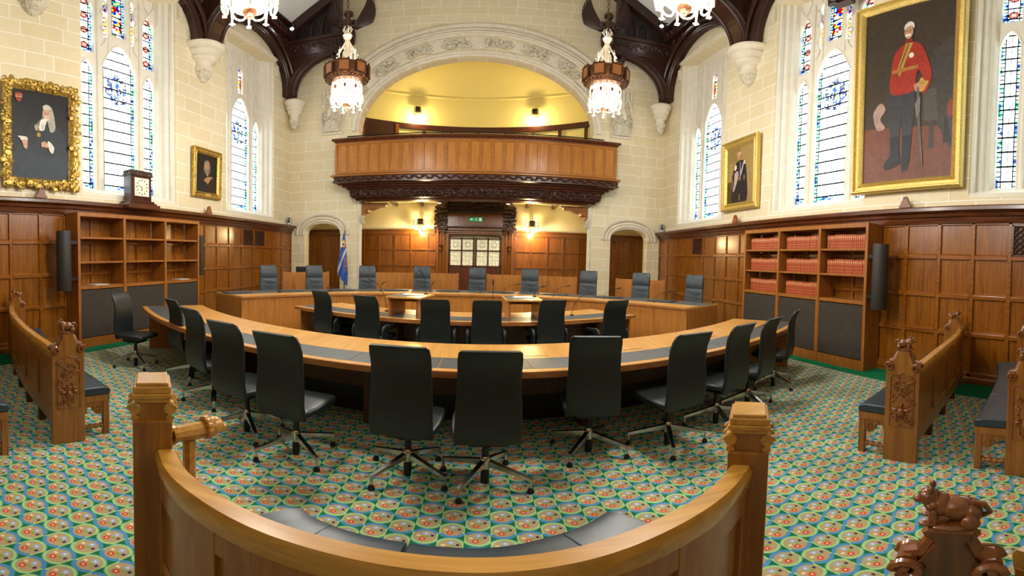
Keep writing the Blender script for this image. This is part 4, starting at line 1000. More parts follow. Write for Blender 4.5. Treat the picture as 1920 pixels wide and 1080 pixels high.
for s, nm in (('L', 'left'), ('R', 'right')):
    T = side(s)
    for j, (ya, yb) in enumerate(((3.49, 8.03), (8.03, 12.62))):
        if s == 'R' and j == 0: ya = 4.9
        lab = 'dark timber wall arch with carved spandrels over the %s %s window' % ('farther' if j else 'nearer', nm)
        g = thing('timber_wall_arch', lab, 'arch', T(.2, (ya+yb)/2, 7.3), world=True)
        c = (ya+yb)/2; h = (yb-ya)/2
        hw = .42 if True else .3; a = h-hw
        top = 9.52
        A = arch2(c, a, 7.36, 1.70)
        m = MB(); m.plate([[(ya, 7.34)]+A+[(yb, 7.34), (yb, top), (ya, top)]], lambda u, v, q: T(.01+q, u, v), .20)
        m.build('spandrel', M['roof_timber'], g, smooth=False)
        for d_, e_, r_2 in ((.22, .0, .05), (.26, .06, .045), (.24, .13, .05), (.36, .18, .055), (.34, .26, .045)):
            A2 = arch2(c, a+e_, 7.34, 1.70+e_)
            MB().tube([T(d_, u, v) for u, v in A2], r_2, 7).build('arch_rib', M['roof_timber'], g)
        m = MB()
        for k in range(120):
            u = rnd.uniform(ya+.2, yb-.2); t = abs(u-c)/a
            zz = 7.36+1.70*math.sqrt(max(0, 1-min(1, t)**2))
            v = rnd.uniform(zz+.3, top-.08) if zz+.3 < top-.08 else None
            if v is None: continue
            m.ell(T(.24, u, v), .05, .07, .05, None, 6, 4)
        if m.v: m.build('carved_foliage', M['roof_carved'], g)
    # carved wall plate
    g = thing('wall_plate', 'dark carved timber wall plate along the top of the %s wall' % nm, 'beam', T(.2, 5, 9.5), world=True)
    m = MB(); xb(m, T, 0, .42, F+.1, 12.8, 9.50, 9.60); xb(m, T, 0, .34, F+.1, 12.8, 9.60, 9.98); xb(m, T, 0, .46, F+.1, 12.8, 9.98, 10.10); m.build('beam', M['roof_timber'], g, smooth=False, bev=.02)
    m = MB(); y = 6.0
    while y < 12.7:
        m.ell(T(.36, y, 9.79+.07*math.sin(y*9)), .05, .09, .10, None, 7, 5); m.ell(T(.37, y+.08, 9.75-.08*math.sin(y*9)), .04, .05, .06, None, 6, 4); y += .17
    m.build('carved_frieze', M['roof_carved'], g)
    # hammer-beam trusses
    def truss(y, label, w=.30):
        g = thing('hammer_beam_truss', label, 'truss', T(1.2, y, 8.6), world=True)
        TX = lambda u, v, q: T(u, y-w/2+q, v)
        n = 16; br = [(.38+1.55*(1-math.cos(PI/2*i/n)), 7.22+1.46*math.sin(PI/2*i/n)) for i in range(n+1)]
        m = MB(); m.plate([[(.02, 7.22)]+br+[(1.95, 8.74), (.02, 8.74)]], TX, w); m.build('curved_brace', M['roof_timber'], g, smooth=False)
        for dy in (-w/2, w/2):
            for e_, r_2 in ((0, .05), (.09, .04), (.17, .045)):
                MB().tube([T(max(.05, u-e_*.8), y+dy, v+e_*.35) for u, v in br], r_2, 7).build('brace_rib', M['roof_timber'], g)
        m = MB(); xb(m, T, .02, 2.16, y-w/2-.03, y+w/2+.03, 8.70, 8.86); xb(m, T, .02, 2.10, y-w/2, y+w/2, 8.86, 9.30); xb(m, T, .02, 2.16, y-w/2-.04, y+w/2+.04, 9.30, 9.44)
        m.build('hammer_beam', M['roof_timber'], g, smooth=False, bev=.015)
        for dy in (-1, 1):
            m = MB(); u = .3
            while u < 2.05:
                m.ell(T(u, y+dy*w/2, 9.08+.07*math.sin(u*11)), .07, .045, .09, None, 7, 5); m.ell(T(u+.07, y+dy*w/2, 9.05-.09*math.sin(u*11)), .04, .04, .05, None, 6, 4)
                u += .14
            m.build('carved_frieze', M['roof_carved'], g)
        m = MB()
        for k in range(26): m.ell(T(1.95+rnd.uniform(-.22, .22), y+rnd.uniform(-.18, .18), 8.55+rnd.uniform(-.18, .16)), .09, .08, .08, None, 7, 5)
        m.build('carved_pendant', M['roof_carved'], g)
        m = MB(); xb(m, T, 1.72, 2.0, y-.12, y+.12, 9.44, 11.7); m.build('hammer_post', M['roof_timber'], g, smooth=False, bev=.02)
        m = MB(); z_ = lambda d: 10.00+.82*d
        m.plate([[(.1, z_(.1)), (5.6, z_(5.6)), (5.6, z_(5.6)-.42), (.1, z_(.1)-.42)]], TX, w); m.plate([[(.1, z_(.1)-.40), (5.6, z_(5.6)-.40), (5.6, z_(5.6)-.52), (.1, z_(.1)-.52)]], lambda u, v, q: T(u, y-w/2-.05+q, v), w+.1)
        m.build('principal_rafter', M['roof_timber'], g, smooth=False)
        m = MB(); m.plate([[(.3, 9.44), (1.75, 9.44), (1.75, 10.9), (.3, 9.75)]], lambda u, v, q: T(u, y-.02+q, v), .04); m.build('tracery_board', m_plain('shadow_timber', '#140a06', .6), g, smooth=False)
        m = MB()
        for k in range(4):
            u0 = .45+k*.36
            for q in (-1, 1): m.tube([T(u0+q*.17*math.cos(PI/2*i/6), y-.06, 9.46+(.30+.2*k)*math.sin(PI/2*i/6)) for i in range(7)], .018, 5)
            m.tube([T(u0+.18, y-.06, 9.44), T(u0+.18, y-.06, 9.75+.26*k)], .02, 5)
        m.build('tracery', M['roof_timber'], g)
        return g
    truss(12.30, 'dark hammer-beam truss against the end wall, %s side' % nm, .26)
    truss(8.03, 'dark hammer-beam truss above the %s corbel between the windows' % nm, .5)
    # carved angel at the end of the hammer beam
    def angel(y, label):
        q = 1 if s == 'L' else -1
        g = thing('carved_angel', label, 'carving', T(2.35, y, 8.6), world=True)
        def P(a, b, c): return T(2.30+a, y+b, 8.62+c)
        m = MB(); rings = []
        for a, c, rx, ry in ((-.05, 0, .05, .06), (.02, .12, .14, .14), (.05, .35, .20, .19), (.05, .60, .18, .17), (.03, .80, .17, .16), (.03, .98, .21, .17), (.02, 1.10, .17, .14), (.03, 1.17, .07, .07), (.03, 1.22, .06, .06)):
            rings.append(ring(P(a, -.12, c), (q, 0, 0), (0, 1, 0), rx, ry, 14, .9))
        m.loft(rings)
        for k in range(7):
            an = -1.9+k*.55; m.tube([P(.04+.19*math.cos(an), -.12+.18*math.sin(an), .15), P(.05+.20*math.cos(an+.1), -.12+.19*math.sin(an+.1), .5), P(.03+.17*math.cos(an), -.12+.16*math.sin(an), .85)], [.03, .035, .02], 6)
        m.build('robed_body', M['roof_timber'], g)
        m = MB(); m.ell(P(.06, -.16, 1.36), .105, .115, .14, None, 14, 10); m.ell(P(.10, -.27, 1.34), .02, .03, .03, None, 6, 4); m.build('head', M['roof_timber'], g)
        m = MB()
        for k in range(12):
            an = k*2*PI/12; m.ell(P(.05+.10*math.cos(an), -.13+.10*math.sin(an), 1.40-.05*(k % 2)), .045, .045, .08, None, 6, 4)
        m.ell(P(.05, -.13, 1.46), .11, .11, .07, None, 10, 6); m.build('hair', M['roof_carved'], g)
        m = MB()
        for e in (-1, 1): m.tube([P(.04+e*.20, -.12, 1.05), P(.06+e*.25, -.25, .80), P(.05+e*.08, -.36, .72), P(.05, -.40, .80)], [.075, .06, .05, .035], 8)
        m.build('arm', M['roof_timber'], g)
        for e in (-1, 1):
            m = MB(); n = 9
            for k in range(n):                       # long overlapping feathers fanning upwards
                t = k/(n-1); a0 = .12+.34*t; ln = 1.45-.75*t
                bx, bz = e*(.14+.10*t), .95-.10*t
                ang_ = R_(62-46*t)
                if e < 0: ang_ = R_(70-40*t)
                tip = (bx+e*ln*math.cos(ang_)*(.75), bz+ln*math.sin(ang_)+.1)
                pts = [P(bx+(tip[0]-bx)*w_+e*.10*math.sin(PI*w_), .06+.05*t, bz+(tip[1]-bz)*w_) for w_ in (0, .3, .6, .85, 1)]
                rg = []
                for i_, p in enumerate(pts):
                    wd = [.05, .07, .065, .05, .01][i_]
                    rg.append([(p[0]-wd, p[1]+.015, p[2]), (p[0], p[1]-.02, p[2]+wd*.3), (p[0]+wd, p[1]+.015, p[2]), (p[0], p[1]+.03, p[2]-wd*.2)])
                m.loft(rg)
            m.build('wing', M['roof_timber'], g)
        return g
    angel(12.05, 'dark carved wooden angel with raised wings at the end of the %s hammer beam' % nm)
    # spotlight on the beam
    g = thing('spotlight', 'small lit spotlight clipped to the dark beam at the upper %s' % nm, 'lamp', T(.80, 11.3, 9.4), world=True)
    px = T(.80, 11.3, 9.40) if s == 'L' else T(.93, 11.3, 9.60)
    m = MB(); m.tube([(px[0], px[1]+.12, px[2]+.22), px], .06, 12); m.tube([(px[0], px[1]+.12, px[2]+.22), (px[0]-(.3 if s == 'L' else -.3), px[1]+.2, px[2]+.3)], .02, 6); m.build('housing', M['black'], g)
    m = MB(); m.ell((px[0], px[1]-.02, px[2]-.03), .055, .05, .05, None, 12, 8); m.build('lens', m_plain('spot_glow_'+s, '#ffffff', .3, emit='#ffffff', estr=40), g)
# ================================================================== chandeliers
M['chand'] = _gilt('chandelier_bronze', '#2a180e', '#74492a', 30)
M['chand_white'] = m_plain('chandelier_silvered', '#e9ddc6', .3, .55)
M['chand_glow'] = m_plain('chandelier_glass', '#ffffff', .3, emit='#fffaf0', estr=9)
M['amber'] = m_plain('amber_panel', '#7a4a26', .35, emit='#c46a28', estr=.08)
def chandelier(x, y, z, label):
    g = thing('chandelier', label, 'chandelier', (x, y, z))
    m = MB(); m.lathe([(.001, 0), (.012, .02), (.03, .035), (.012, .05), (.05, .07), (.075, .11), (.085, .15), (.06, .19), (.001, .20)], n=16); m.build('finial', M['chand'], g)
    m = MB(); m.lathe([(.06, .17), (.17, .18), (.225, .26), (.235, .42), (.24, .60), (.05, .62)], n=24); m.build('lantern_glass', M['chand_glow'], g)
    for k in range(8):
        a = 2*PI*k/8+.2; ux = Vector((math.cos(a), math.sin(a), 0)); vx = Vector((-math.sin(a), math.cos(a), 0)); b = MB()
        c = ux*.285+Vector((0, 0, .26)); b.tube([c+vx*.078*math.cos(t*PI/6)+Vector((0, 0, .085*math.sin(t*PI/6))) for t in range(13)], .014, 6)
        c = ux*.27+Vector((0, 0, .46)); b.tube([c+vx*.075*math.cos(t*PI/6)+Vector((0, 0, .12*math.sin(t*PI/6))) for t in range(13)], .012, 6)
        a2 = a+PI/8; w = Vector((math.cos(a2), math.sin(a2), 0))
        b.tube([w*.27+Vector((0, 0, .62)), w*.275+Vector((0, 0, .3)), w*.26+Vector((0, 0, .12)), w*.26+Vector((0, 0, .07))], .012, 6)
        b.cbox(w*.26+Vector((0, 0, .065)), .05, .05, .012, a2); b.ell(w*.275+Vector((0, 0, .34)), .02, .02, .035, None, 8, 6)
        b.build('scroll_bracket', M['chand_white'], g)
        p = MB(); c = ux*.255+Vector((0, 0, .47)); p.ell(c, .028, .028, .05, None, 10, 6); p.build('medallion', M['chand'], g)
    m = MB(); m.lathe([(.26, .60), (.34, .62), (.37, .70), (.385, .78), (.385, .95), (.36, .98), (.33, .98), (.33, .64)], n=32)
    for k in range(32): a = 2*PI*k/32; m.ell((.385*math.cos(a), .385*math.sin(a), .665), .02, .02, .018, None, 6, 4)
    m.build('crown_band', M['chand'], g)
    for k in range(8):
        a = 2*PI*k/8+.2; m = MB(); c = Vector((.395*math.cos(a), .395*math.sin(a), .84))
        m.cbox(c, .02, .17, .2, a); m.build('amber_panel', M['amber'], g, smooth=False)
        m = MB(); m.cbox(c+Vector((0, 0, .12)), .04, .21, .03, a); m.cbox(c-Vector((0, 0, .115)), .035, .21, .02, a)
        for q in (-1, 1): m.cbox(c+Vector((-math.sin(a), math.cos(a), 0))*q*.10, .04, .025, .25, a)
        for q in (-1, 0, 1): m.ell(c+Vector((-math.sin(a), math.cos(a), 0))*q*.07+Vector((0, 0, .15)), .014, .014, .03, None, 6, 4)
        m.build('panel_frame', M['chand'], g)
    m = MB()
    for k in range(8):
        a = 2*PI*k/8; r = .16
        m.tube([(r*math.cos(a), r*math.sin(a), .96), (r*math.cos(a), r*math.sin(a), 1.30), (r*.9*math.cos(a), r*.9*math.sin(a), 1.42)], [.012, .012, .003], 6)
        m.ell((r*1.25*math.cos(a), r*1.25*math.sin(a), 1.22), .014, .014, .02, None, 6, 4); m.ell((r*math.cos(a), r*math.sin(a), 1.33), .02, .02, .02, None, 6, 4)
        m.tube([(r*math.cos(a), r*math.sin(a), 1.30), (.08*math.cos(a), .08*math.sin(a), 1.46), (.02*math.cos(a), .02*math.sin(a), 1.62)], .009, 5)
    m.lathe([(.09, .97), (.09, 1.28), (.05, 1.34), (.04, 1.60), (.07, 1.66), (.09, 1.72), (.05, 1.78), (.02, 1.82), (.001, 1.82)], n=12)
    m.build('pinnacle_cluster', M['chand_white'], g)
    m = MB()
    for k in range(6): a = 2*PI*k/6; m.tube([(.02*math.cos(a), .02*math.sin(a), 1.74), (.09*math.cos(a), .09*math.sin(a), 1.86), (.05*math.cos(a), .05*math.sin(a), 1.94)], .012, 5)
    m.build('leaf_crown', M['chand_white'], g)
    m = MB(); zz = 1.82; k = 0
    top = 14.9-.82*abs(x-CX)-z - .06
    while zz < min(top, 9):
        ux = Vector((1, 0, 0)) if k % 2 else Vector((0, 1, 0))
        m.tube([Vector((0, 0, zz+.05))+ux*.022*math.cos(t*PI/4)+Vector((0, 0, .045*math.sin(t*PI/4))) for t in range(9)], .006, 4); zz += .075; k += 1
    m.build('chain', M['chand'], g, kind=None)
    ld = bpy.data.lights.new('chandelier_lamp', 'POINT'); ld.energy = 200; ld.color = (1, .95, .87); ld.shadow_soft_size = .3
    lo = bpy.data.objects.new('chandelier_lamp', ld); COL.objects.link(lo); lo.parent = g; lo.location = (0, 0, -.18)
    ld = bpy.data.lights.new('chandelier_uplight', 'POINT'); ld.energy = 70; ld.color = (1, .95, .87); ld.shadow_soft_size = .2
    lo = bpy.data.objects.new('chandelier_uplight', ld); COL.objects.link(lo); lo.parent = g; lo.location = (0, 0, 1.15)
    return g
ch = chandelier(-2.53, 7.2, 4.43, 'ornate bronze and white chandelier hanging left of the stone arch')
dup(ch, (2.05, 7.2, 4.40), 0, 'ornate bronze and white chandelier hanging right of the stone arch', None)
dup(ch, (-2.38, 3.72, 4.46), 0, 'chandelier cut by the top edge at the upper left')
dup(ch, (1.83, 3.72, 4.46), 0, 'chandelier cut by the top edge at the upper right')
# ================================================================== stone angels on the end wall
def stone_angel(x, label, q):
    g = thing('stone_angel', label, 'statue', (x, B, 5.86))
    m = MB()
    m.box(-.36, .36, -.10, .02, -.06, 0.0); m.build('ledge', M['stone'], g, smooth=False, bev=.01)
    m = MB(); rg = []
    for z, a, b, dx in ((.0, .30, .20, 0), (.12, .29, .22, 0), (.28, .27, .24, 0), (.42, .25, .22, 0), (.52, .19, .16, .01), (.64, .17, .14, .02), (.74, .12, .11, .02), (.79, .06, .06, .02), (.84, .05, .06, .02)):
        rg.append(ring((dx*q, -.05, z), (1, 0, 0), (0, 1, 0), a, b, 18, .9))
    m.loft(rg)
    for k in range(9):
        x0 = -.24+.06*k; m.tube([(x0*1.05, -.24+abs(x0)*.3, .01), (x0, -.28+abs(x0)*.35, .2), (x0*.75+.05*q, -.26+abs(x0)*.3, .40), (x0*.5, -.20, .58)], [.026, .03, .028, .015], 6)
    m.build('draped_body', M['stone_carved'], g)
    m = MB(); m.ell((.02*q, -.12, .90), .075, .085, .10, None, 14, 10); m.ell((.02*q, -.205, .885), .014, .02, .02, None, 6, 4); m.build('head', M['stone'], g)
    m = MB(); m.ell((.02*q, -.08, .92), .115, .10, .13, None, 14, 10)
    for e in (-1, 1): m.tube([(.02*q+e*.09, -.09, .95), (.02*q+e*.12, -.10, .82), (e*.16, -.09, .68)], [.05, .045, .03], 8)
    m.build('veil', M['stone_carved'], g)
    m = MB()
    for e in (-1, 1): m.tube([(e*.17, -.10, .70), (e*.24, -.20, .52), (e*.12, -.30, .44), (e*.03, -.31, .48)], [.06, .055, .045, .03], 8)
    m.build('arm', M['stone_carved'], g)
    for e in (-1, 1):
        m = MB()
        for k in range(6): 
            t = k/5; m.tube([(e*.14, .0, .66), (e*(.28+.10*t), -.02, .86-.12*t), (e*(.36+.02*t), -.03, .70-.22*t), (e*(.34-.02*t), -.03, .42-.22*t)], [.03, .035, .03, .008], 6)
        m.build('wing', M['stone_carved'], g)
    m = MB()
    for e in (-.30, 0, .30):
        m.tube([(e, -.18 if e == 0 else -.10, 1.02), (e, -.18 if e == 0 else -.10, 1.68)], [.045, .03], 6)
        m.ell((e, -.18 if e == 0 else -.10, 1.0), .065, .06, .07, None, 10, 6)
    for e in (-.15, .15):
        m.tube([(e-.14, -.14, 1.06), (e-.08, -.16, 1.22), (e, -.17, 1.34), (e+.08, -.16, 1.22), (e+.14, -.14, 1.06)], .028, 6)
        for k in range(5): m.ell((e, -.15, 1.36+.07*k), .05-.005*k, .035, .035, None, 6, 4)
    m.box(-.33, .33, -.05, .02, 1.1, 1.64); m.build('carved_canopy', M['stone'], g, ang=50)
stone_angel(-4.98, 'carved stone angel under a canopy left of the great arch', 1)
stone_angel(4.23, 'carved stone angel under a canopy right of the great arch', -1)
# ================================================================== curved desks
DC = (-.35, 11.10)           # centre of the counsel desks' arcs, y grows away from the camera
def dpt(r, deg, c=DC): a = R_(180-deg); return (c[0]+r*math.sin(a), c[1]+r*math.cos(a))      # deg>0 to the right
def darc(r, d0, d1, n, c=DC): return [dpt(r, d0+(d1-d0)*i/n, c) for i in range(n+1)]
def slab(m, ra, rb, d0, d1, z0, z1, n=40, c=DC):
    A, Bp = darc(ra, d0, d1, n, c), darc(rb, d0, d1, n, c)
    m.loft([[(a[0], a[1], z0), (b[0], b[1], z0), (b[0], b[1], z1), (a[0], a[1], z1)] for a, b in zip(A, Bp)])
def counsel_desk(nm, label, r0, r1, half, lea0, lea1, nseg, legs, slots, modesty):
    g = thing('curved_desk', label, 'desk', (DC[0], DC[1]-r1, 0), world=True)
    m = MB(); slab(m, r0, lea0, -half, half, .715, .76, 48); slab(m, lea0-.001, lea1+.001, -half, half, .715, .757, 48); m.build('desktop', M['desk_top'], g, bev=0, ang=30)
    m = MB(); slab(m, lea1, r1-.02, -half, half, .715, .76, 48); m.build('desktop_border', M['desk_top'], g, ang=30)
    m = MB(); slab(m, r1-.02, r1, -half, half, .706, .759, 60); slab(m, r0-.012, r0, -half, half, .71, .759, 60); m.build('edge_band', M['desk_edge'], g, ang=30)
    for i in range(nseg):
        a = -half+.4+(2*half-.8)*i/nseg; b = -half+.4+(2*half-.8)*(i+1)/nseg-.05
        m = MB(); slab(m, lea0, lea1, a, b, .75, .7612, 8); m.build('leather_inlay', M['desk_leather'], g, ang=30)
    m = MB(); slab(m, modesty, modesty+.02, -half+1, half-1, .30, .71, 44); m.build('modesty_panel', M['desk_dark'], g, ang=30)
    m = MB(); slab(m, modesty-.06, modesty-.04, -half+1, half-1, .0, .706, 44); m.build('desk_shade_panel', M['black'], g, ang=30)  # black sheet added to imitate the deep shade beneath the desk
    m = MB(); slab(m, modesty+.05, modesty+.35, -half+1, half-1, .66, .705, 44); m.build('cable_tray', M['black'], g, ang=30)
    for e in (-1, 1):
        m = MB(); slab(m, r0+.08, r1-.12, e*half-(.35 if e > 0 else 0), e*half+(.35 if e < 0 else 0), 0, .715, 2); m.build('end_panel', M['desk_edge'], g, smooth=False)
    for a in legs:
        m = MB(); slab(m, modesty-.1, modesty+.26, a-.35, a+.35, 0, .706, 2); m.build('leg_panel', M['desk_dark'], g, smooth=False)
    for a in slots:
        m = MB(); slab(m, lea0-.10, lea0-.085, a-.9, a+.9, .757, .7612, 4); m.build('cable_slot', M['black'], g, smooth=False)
    return g
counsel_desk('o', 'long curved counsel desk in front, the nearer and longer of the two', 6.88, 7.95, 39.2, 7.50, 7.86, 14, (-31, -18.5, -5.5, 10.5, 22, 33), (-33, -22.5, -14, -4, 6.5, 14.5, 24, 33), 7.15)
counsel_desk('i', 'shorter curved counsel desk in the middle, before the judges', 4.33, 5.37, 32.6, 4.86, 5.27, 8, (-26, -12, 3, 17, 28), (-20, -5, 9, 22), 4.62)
# judges' bench
JC = (-.42, 4.43)
def jpt(r, deg): a = R_(deg); return (JC[0]+r*math.sin(a), JC[1]+r*math.cos(a))
def jslab(m, ra, rb, d0, d1, z0, z1, n):
    m.loft([[(*jpt(ra, d0+(d1-d0)*i/n), z0), (*jpt(rb, d0+(d1-d0)*i/n), z0), (*jpt(rb, d0+(d1-d0)*i/n), z1), (*jpt(ra, d0+(d1-d0)*i/n), z1)] for i in range(n+1)])
jb = thing('judges_bench', 'long curved judges bench faced in striped light wood below the gallery', 'desk', (JC[0], JC[1]+4.9, 0), world=True)
J0, J1, JH, NF = 4.36, 5.52, 62.3, 14
for i in range(NF):
    a, b = -JH+2*JH*i/NF, -JH+2*JH*(i+1)/NF
    m = MB(); jslab(m, J0+.02, J0+.045, a+.03, b-.03, 0, .845, 1); m.build('front_panel', M['desk_front'], jb, smooth=False)
m = MB(); jslab(m, J0, J0+.5, -JH, JH, .845, .88, NF); jslab(m, J0+.5, J1, -JH, JH, .845, .878, NF); m.build('benchtop', M['desk_top'], jb, ang=20)
for i in range(9):
    a, b = -JH+.4+(2*JH-.8)*i/9, -JH+.4+(2*JH-.8)*(i+1)/9
    m = MB(); jslab(m, J0+.5, J1-.06, a, b-.06, .87, .8815, 4); m.build('leather_inlay', M['desk_leather'], jb, ang=20)
m = MB(); jslab(m, J0-.006, J0, -JH, JH, .84, .879, NF); m.build('edge_band', M['desk_edge'], jb, ang=20)
for e in (-1, 1):
    m = MB(); jslab(m, J0+.03, J1-.05, e*JH-(.35 if e > 0 else 0), e*JH+(.35 if e < 0 else 0), 0, .845, 1); m.build('end_panel', M['desk_front'], jb, smooth=False)
# folding wooden screens behind the judges
def th(px): return (px-cx_)/f_
def hit(px, c, r, far=True):
    d = Vector((math.sin(th(px)), math.cos(th(px)))); o = -Vector(c); b = o.dot(d); q = b*b-(o.dot(o)-r*r)
    t = -b+math.sqrt(q); return (d.x*t, d.y*t)
def jang(p): return math.degrees(math.atan2(p[0]-JC[0], p[1]-JC[1]))
for (pa, pb, lb) in ((530, 618, 'wooden privacy screen behind the second judge chair from the left'), (683, 861, 'wooden privacy screen left of the alcove doorway'),
                     (913, 1083, 'wooden privacy screen right of the alcove doorway'), (1155, 1249, 'wooden privacy screen behind the second judge chair from the right')):
    a, b = jang(hit(pa, JC, 6.95)), jang(hit(pb, JC, 6.95))
    c = jpt(6.95, (a+b)/2)
    g = thing('privacy_screen', lb, 'screen', (c[0], c[1], 0), world=True)
    n = max(1, round((b-a)/7)); 
    for i in range(n):
        m = MB(); jslab(m, 6.95, 6.985, a+(b-a)*i/n+.02, a+(b-a)*(i+1)/n-.02, .02, 1.22, 1); m.build('board', M['desk_front'], g, smooth=False)
    for q in (a+.3, b-.3):
        m = MB(); p = jpt(6.97, q); m.cbox((p[0], p[1], .61), .06, .07, 1.25, -R_(q)); m.build('end_post', M['desk_edge'], g, smooth=False)
# lecterns standing on the inner desk
for (x, y, rz, lb) in ((-1.13, 6.30, R_(-10), 'small raised wooden lectern on the inner desk, left one'), (.58, 6.32, R_(3), 'small raised wooden lectern on the inner desk, right one')):
    g = thing('desk_lectern', lb, 'lectern', (x, y, .7612), rz)
    MB().box(-.28, .28, -.36, .36, .275, .30).build('top', M['desk_top'], g, smooth=False, bev=.004)
    MB().box(-.25, .05, -.33, .33, .299, .302).build('leather_inlay', M['desk_leather'], g, smooth=False)
    for sx in (-.22, .22): MB().box(sx-.018, sx+.018, -.32, .32, 0, .275).build('side_panel', M['desk_edge'], g, smooth=False, bev=.003)
    MB().box(-.20, .20, .28, .30, .17, .27).build('rear_rail', M['desk_edge'], g, smooth=False)
    p = bpy.data.meshes
    m = MB(); M3 = Matrix.Rotation(.08, 3, 'Z')
    for k in range(3): m.cbox((0, 0, .001+.0035*k), .30-.004*k, .21, .003, .04*k)
    o = m.build('paper_sheets', m_plain('white_paper', '#f4f1e6', .6), smooth=False); o.location = (x+.03, y+.02, .7612+.3035); o.rotation_euler = (0, 0, rz+R_(6))
    tag(o, 'white papers lying on the %s lectern of the inner desk' % ('left' if x < 0 else 'right'), 'papers')
# closed dark document folders on the judges' bench
fold = None
for i, (px, dx) in enumerate(((445, 0), (545, 0), (640, 0), (744, 0), (841, 0), (943, 0), (1042, 0), (1143, 0), (1243, 0))):
    p = hit(px, JC, 5.12); a = jang(p)
    m = MB(); m.box(-.27, .27, -.17, .17, 0, .022)
    if fold is None:
        fold = m.build('document_folder', m_leather('folder_cover', '#3d464c', .35), smooth=False, bev=.005); o = fold
    else: o = fold.copy(); COL.objects.link(o)
    o.location = (p[0], p[1], .882); o.rotation_euler = (0, 0, -R_(a))
    nth = ['leftmost', 'second from the left', 'third from the left', 'fourth from the left', 'middle one', 'fourth from the right', 'third from the right', 'second from the right', 'rightmost'][i]
    tag(o, 'flat dark folder on the judges bench, %s of nine' % nth, 'folder', 'folders on the judges bench')
# gooseneck microphones
def mic(x, y, z, h, rz, lean, label, group):
    g = thing('gooseneck_microphone', label, 'microphone', (x, y, z), rz, group)
    MB().lathe([(.001, .022), (.028, .02), (.034, .008), (.036, 0), (.001, 0)], n=12).build('base', M['black'], g)
    pts = [(lean*(t**1.7), 0, .015+h*(1-(1-t)**1.5 if abs(lean) > .01 else t)) for t in [k/8 for k in range(9)]]
    MB().tube(pts, .0045, 6).build('stem', M['dark_metal'], g)
    a, b = Vector(pts[-2]), Vector(pts[-1]); d = (b-a).normalized()
    MB().tube([b-d*.005, b+d*.02, b+d*.085, b+d*.095], [.006, .011, .012, .006], 8).build('head', M['black'], g)
    return g
for i, (px, ln) in enumerate(((524, -.16), (620, .02), (714.5, .03), (809, .02), (902, -.22), (945, .30), (1038.5, .30), (1133, .30), (1228, .34))):
    p = hit(px, JC, J0+.47); nth = ['leftmost', 'second from the left', 'third from the left', 'fourth from the left', 'fifth from the left', 'fourth from the right', 'third from the right', 'second from the right', 'rightmost'][i]
    mic(p[0], p[1], .880, .20 if i > 3 or i == 0 else .14, 0, ln, 'black gooseneck microphone on the judges bench, %s of nine' % nth, 'microphones on the judges bench')
mic(-1.56, 6.52, .76, .48, 0, -.24, 'tall gooseneck microphone on the inner desk left of the left lectern', 'microphones on the inner desk')
mic(-.93, 6.56, 1.0632, .30, 0, -.05, 'gooseneck microphone standing on the left lectern', 'microphones on the inner desk')
mic(.14, 6.50, .76, .46, 0, .0, 'thin upright microphone on the inner desk between the two lecterns', 'microphones on the inner desk')
mic(.80, 6.52, 1.0632, .14, 0, .10, 'short gooseneck microphone standing on the right lectern', 'microphones on the inner desk')
mic(1.42, 6.55, .76, .34, 0, .24, 'gooseneck microphone at the right part of the inner desk', 'microphones on the inner desk')
# water glass on the judges' bench, monitor behind the left screen
gm = NT('clear_glass'); pp = gm.n('BsdfPrincipled'); pp.inputs['Transmission Weight'].default_value = 1; pp.inputs['Roughness'].default_value = .03; pp.inputs['IOR'].default_value = 1.45; gm.t.links.new(pp.outputs[0], gm.out.inputs[0])
p = hit(614, JC, J0+.62)
m = MB(); m.lathe([(.001, 0), (.032, 0), (.036, .12), (.033, .12), (.029, .008), (.001, .008)], n=16); o = m.build('water_glass', gm.m, label='clear drinking glass on the left part of the judges bench', cat='glass'); o.location = (p[0]+.12, p[1]-.22, .8812)
p = hit(573, (0, 0), 12.2)
g = thing('monitor', 'black monitor seen over the screen behind the second judge chair from the left', 'monitor', (p[0], p[1], 0), R_(20))
MB().box(-.28, .28, -.02, .02, 1.0, 1.335).build('display', M['black'], g, smooth=False, bev=.008)
m = MB(); m.tube([(0, .04, .02), (0, .04, 1.15)], .03, 8); m.box(-.2, .2, -.12, .2, 0, .02); m.box(-.05, .05, .0, .07, 1.1, 1.2); m.build('floor_stand', M['black'], g)

# flag on a pole by the left pier
fx, fy = -4.13, 11.72
g = thing('flag', 'blue flag with pale ribbon hanging furled on a pole left of the gallery opening', 'flag', (fx, fy, 0), world=True)
m = MB(); m.lathe([(.001, 0), (.16, 0), (.16, .03), (.05, .06), (.02, .12), (.001, .12)], (fx, fy, 0), 20); m.build('base', M['dark_metal'], g)
m = MB(); m.tube([(fx, fy, .05), (fx, fy, 2.36)], .013, 8); m.build('pole', M['dark_metal'], g)
m = MB(); m.ell((fx, fy, 2.40), .022, .022, .045, None, 10, 8); m.build('finial', M['brass'], g)
t = NT('flag_cloth'); x, y, z = t.xyz(t.obj()); nz = t.noise(t.obj(), 9, 3)
d = t.math('ADD', t.math('SUBTRACT', z, 1.60), t.math('MULTIPLY', t.math('SUBTRACT', x, -.03), -2.6))
col = t.mix(t.math('LESS_THAN', t.math('ABSOLUTE', d), .07), t.ramp(nz, [(.35, '#173a86'), (.65, '#2a5fb4')]), '#cfc3b0')
vo = t.n('TexVoronoi'); t.set(vo.inputs['Vector'], t.obj()); vo.inputs['Scale'].default_value = 16
em = t.math('MULTIPLY', t.math('GREATER_THAN', z, 1.92), t.math('LESS_THAN', z, 2.14))
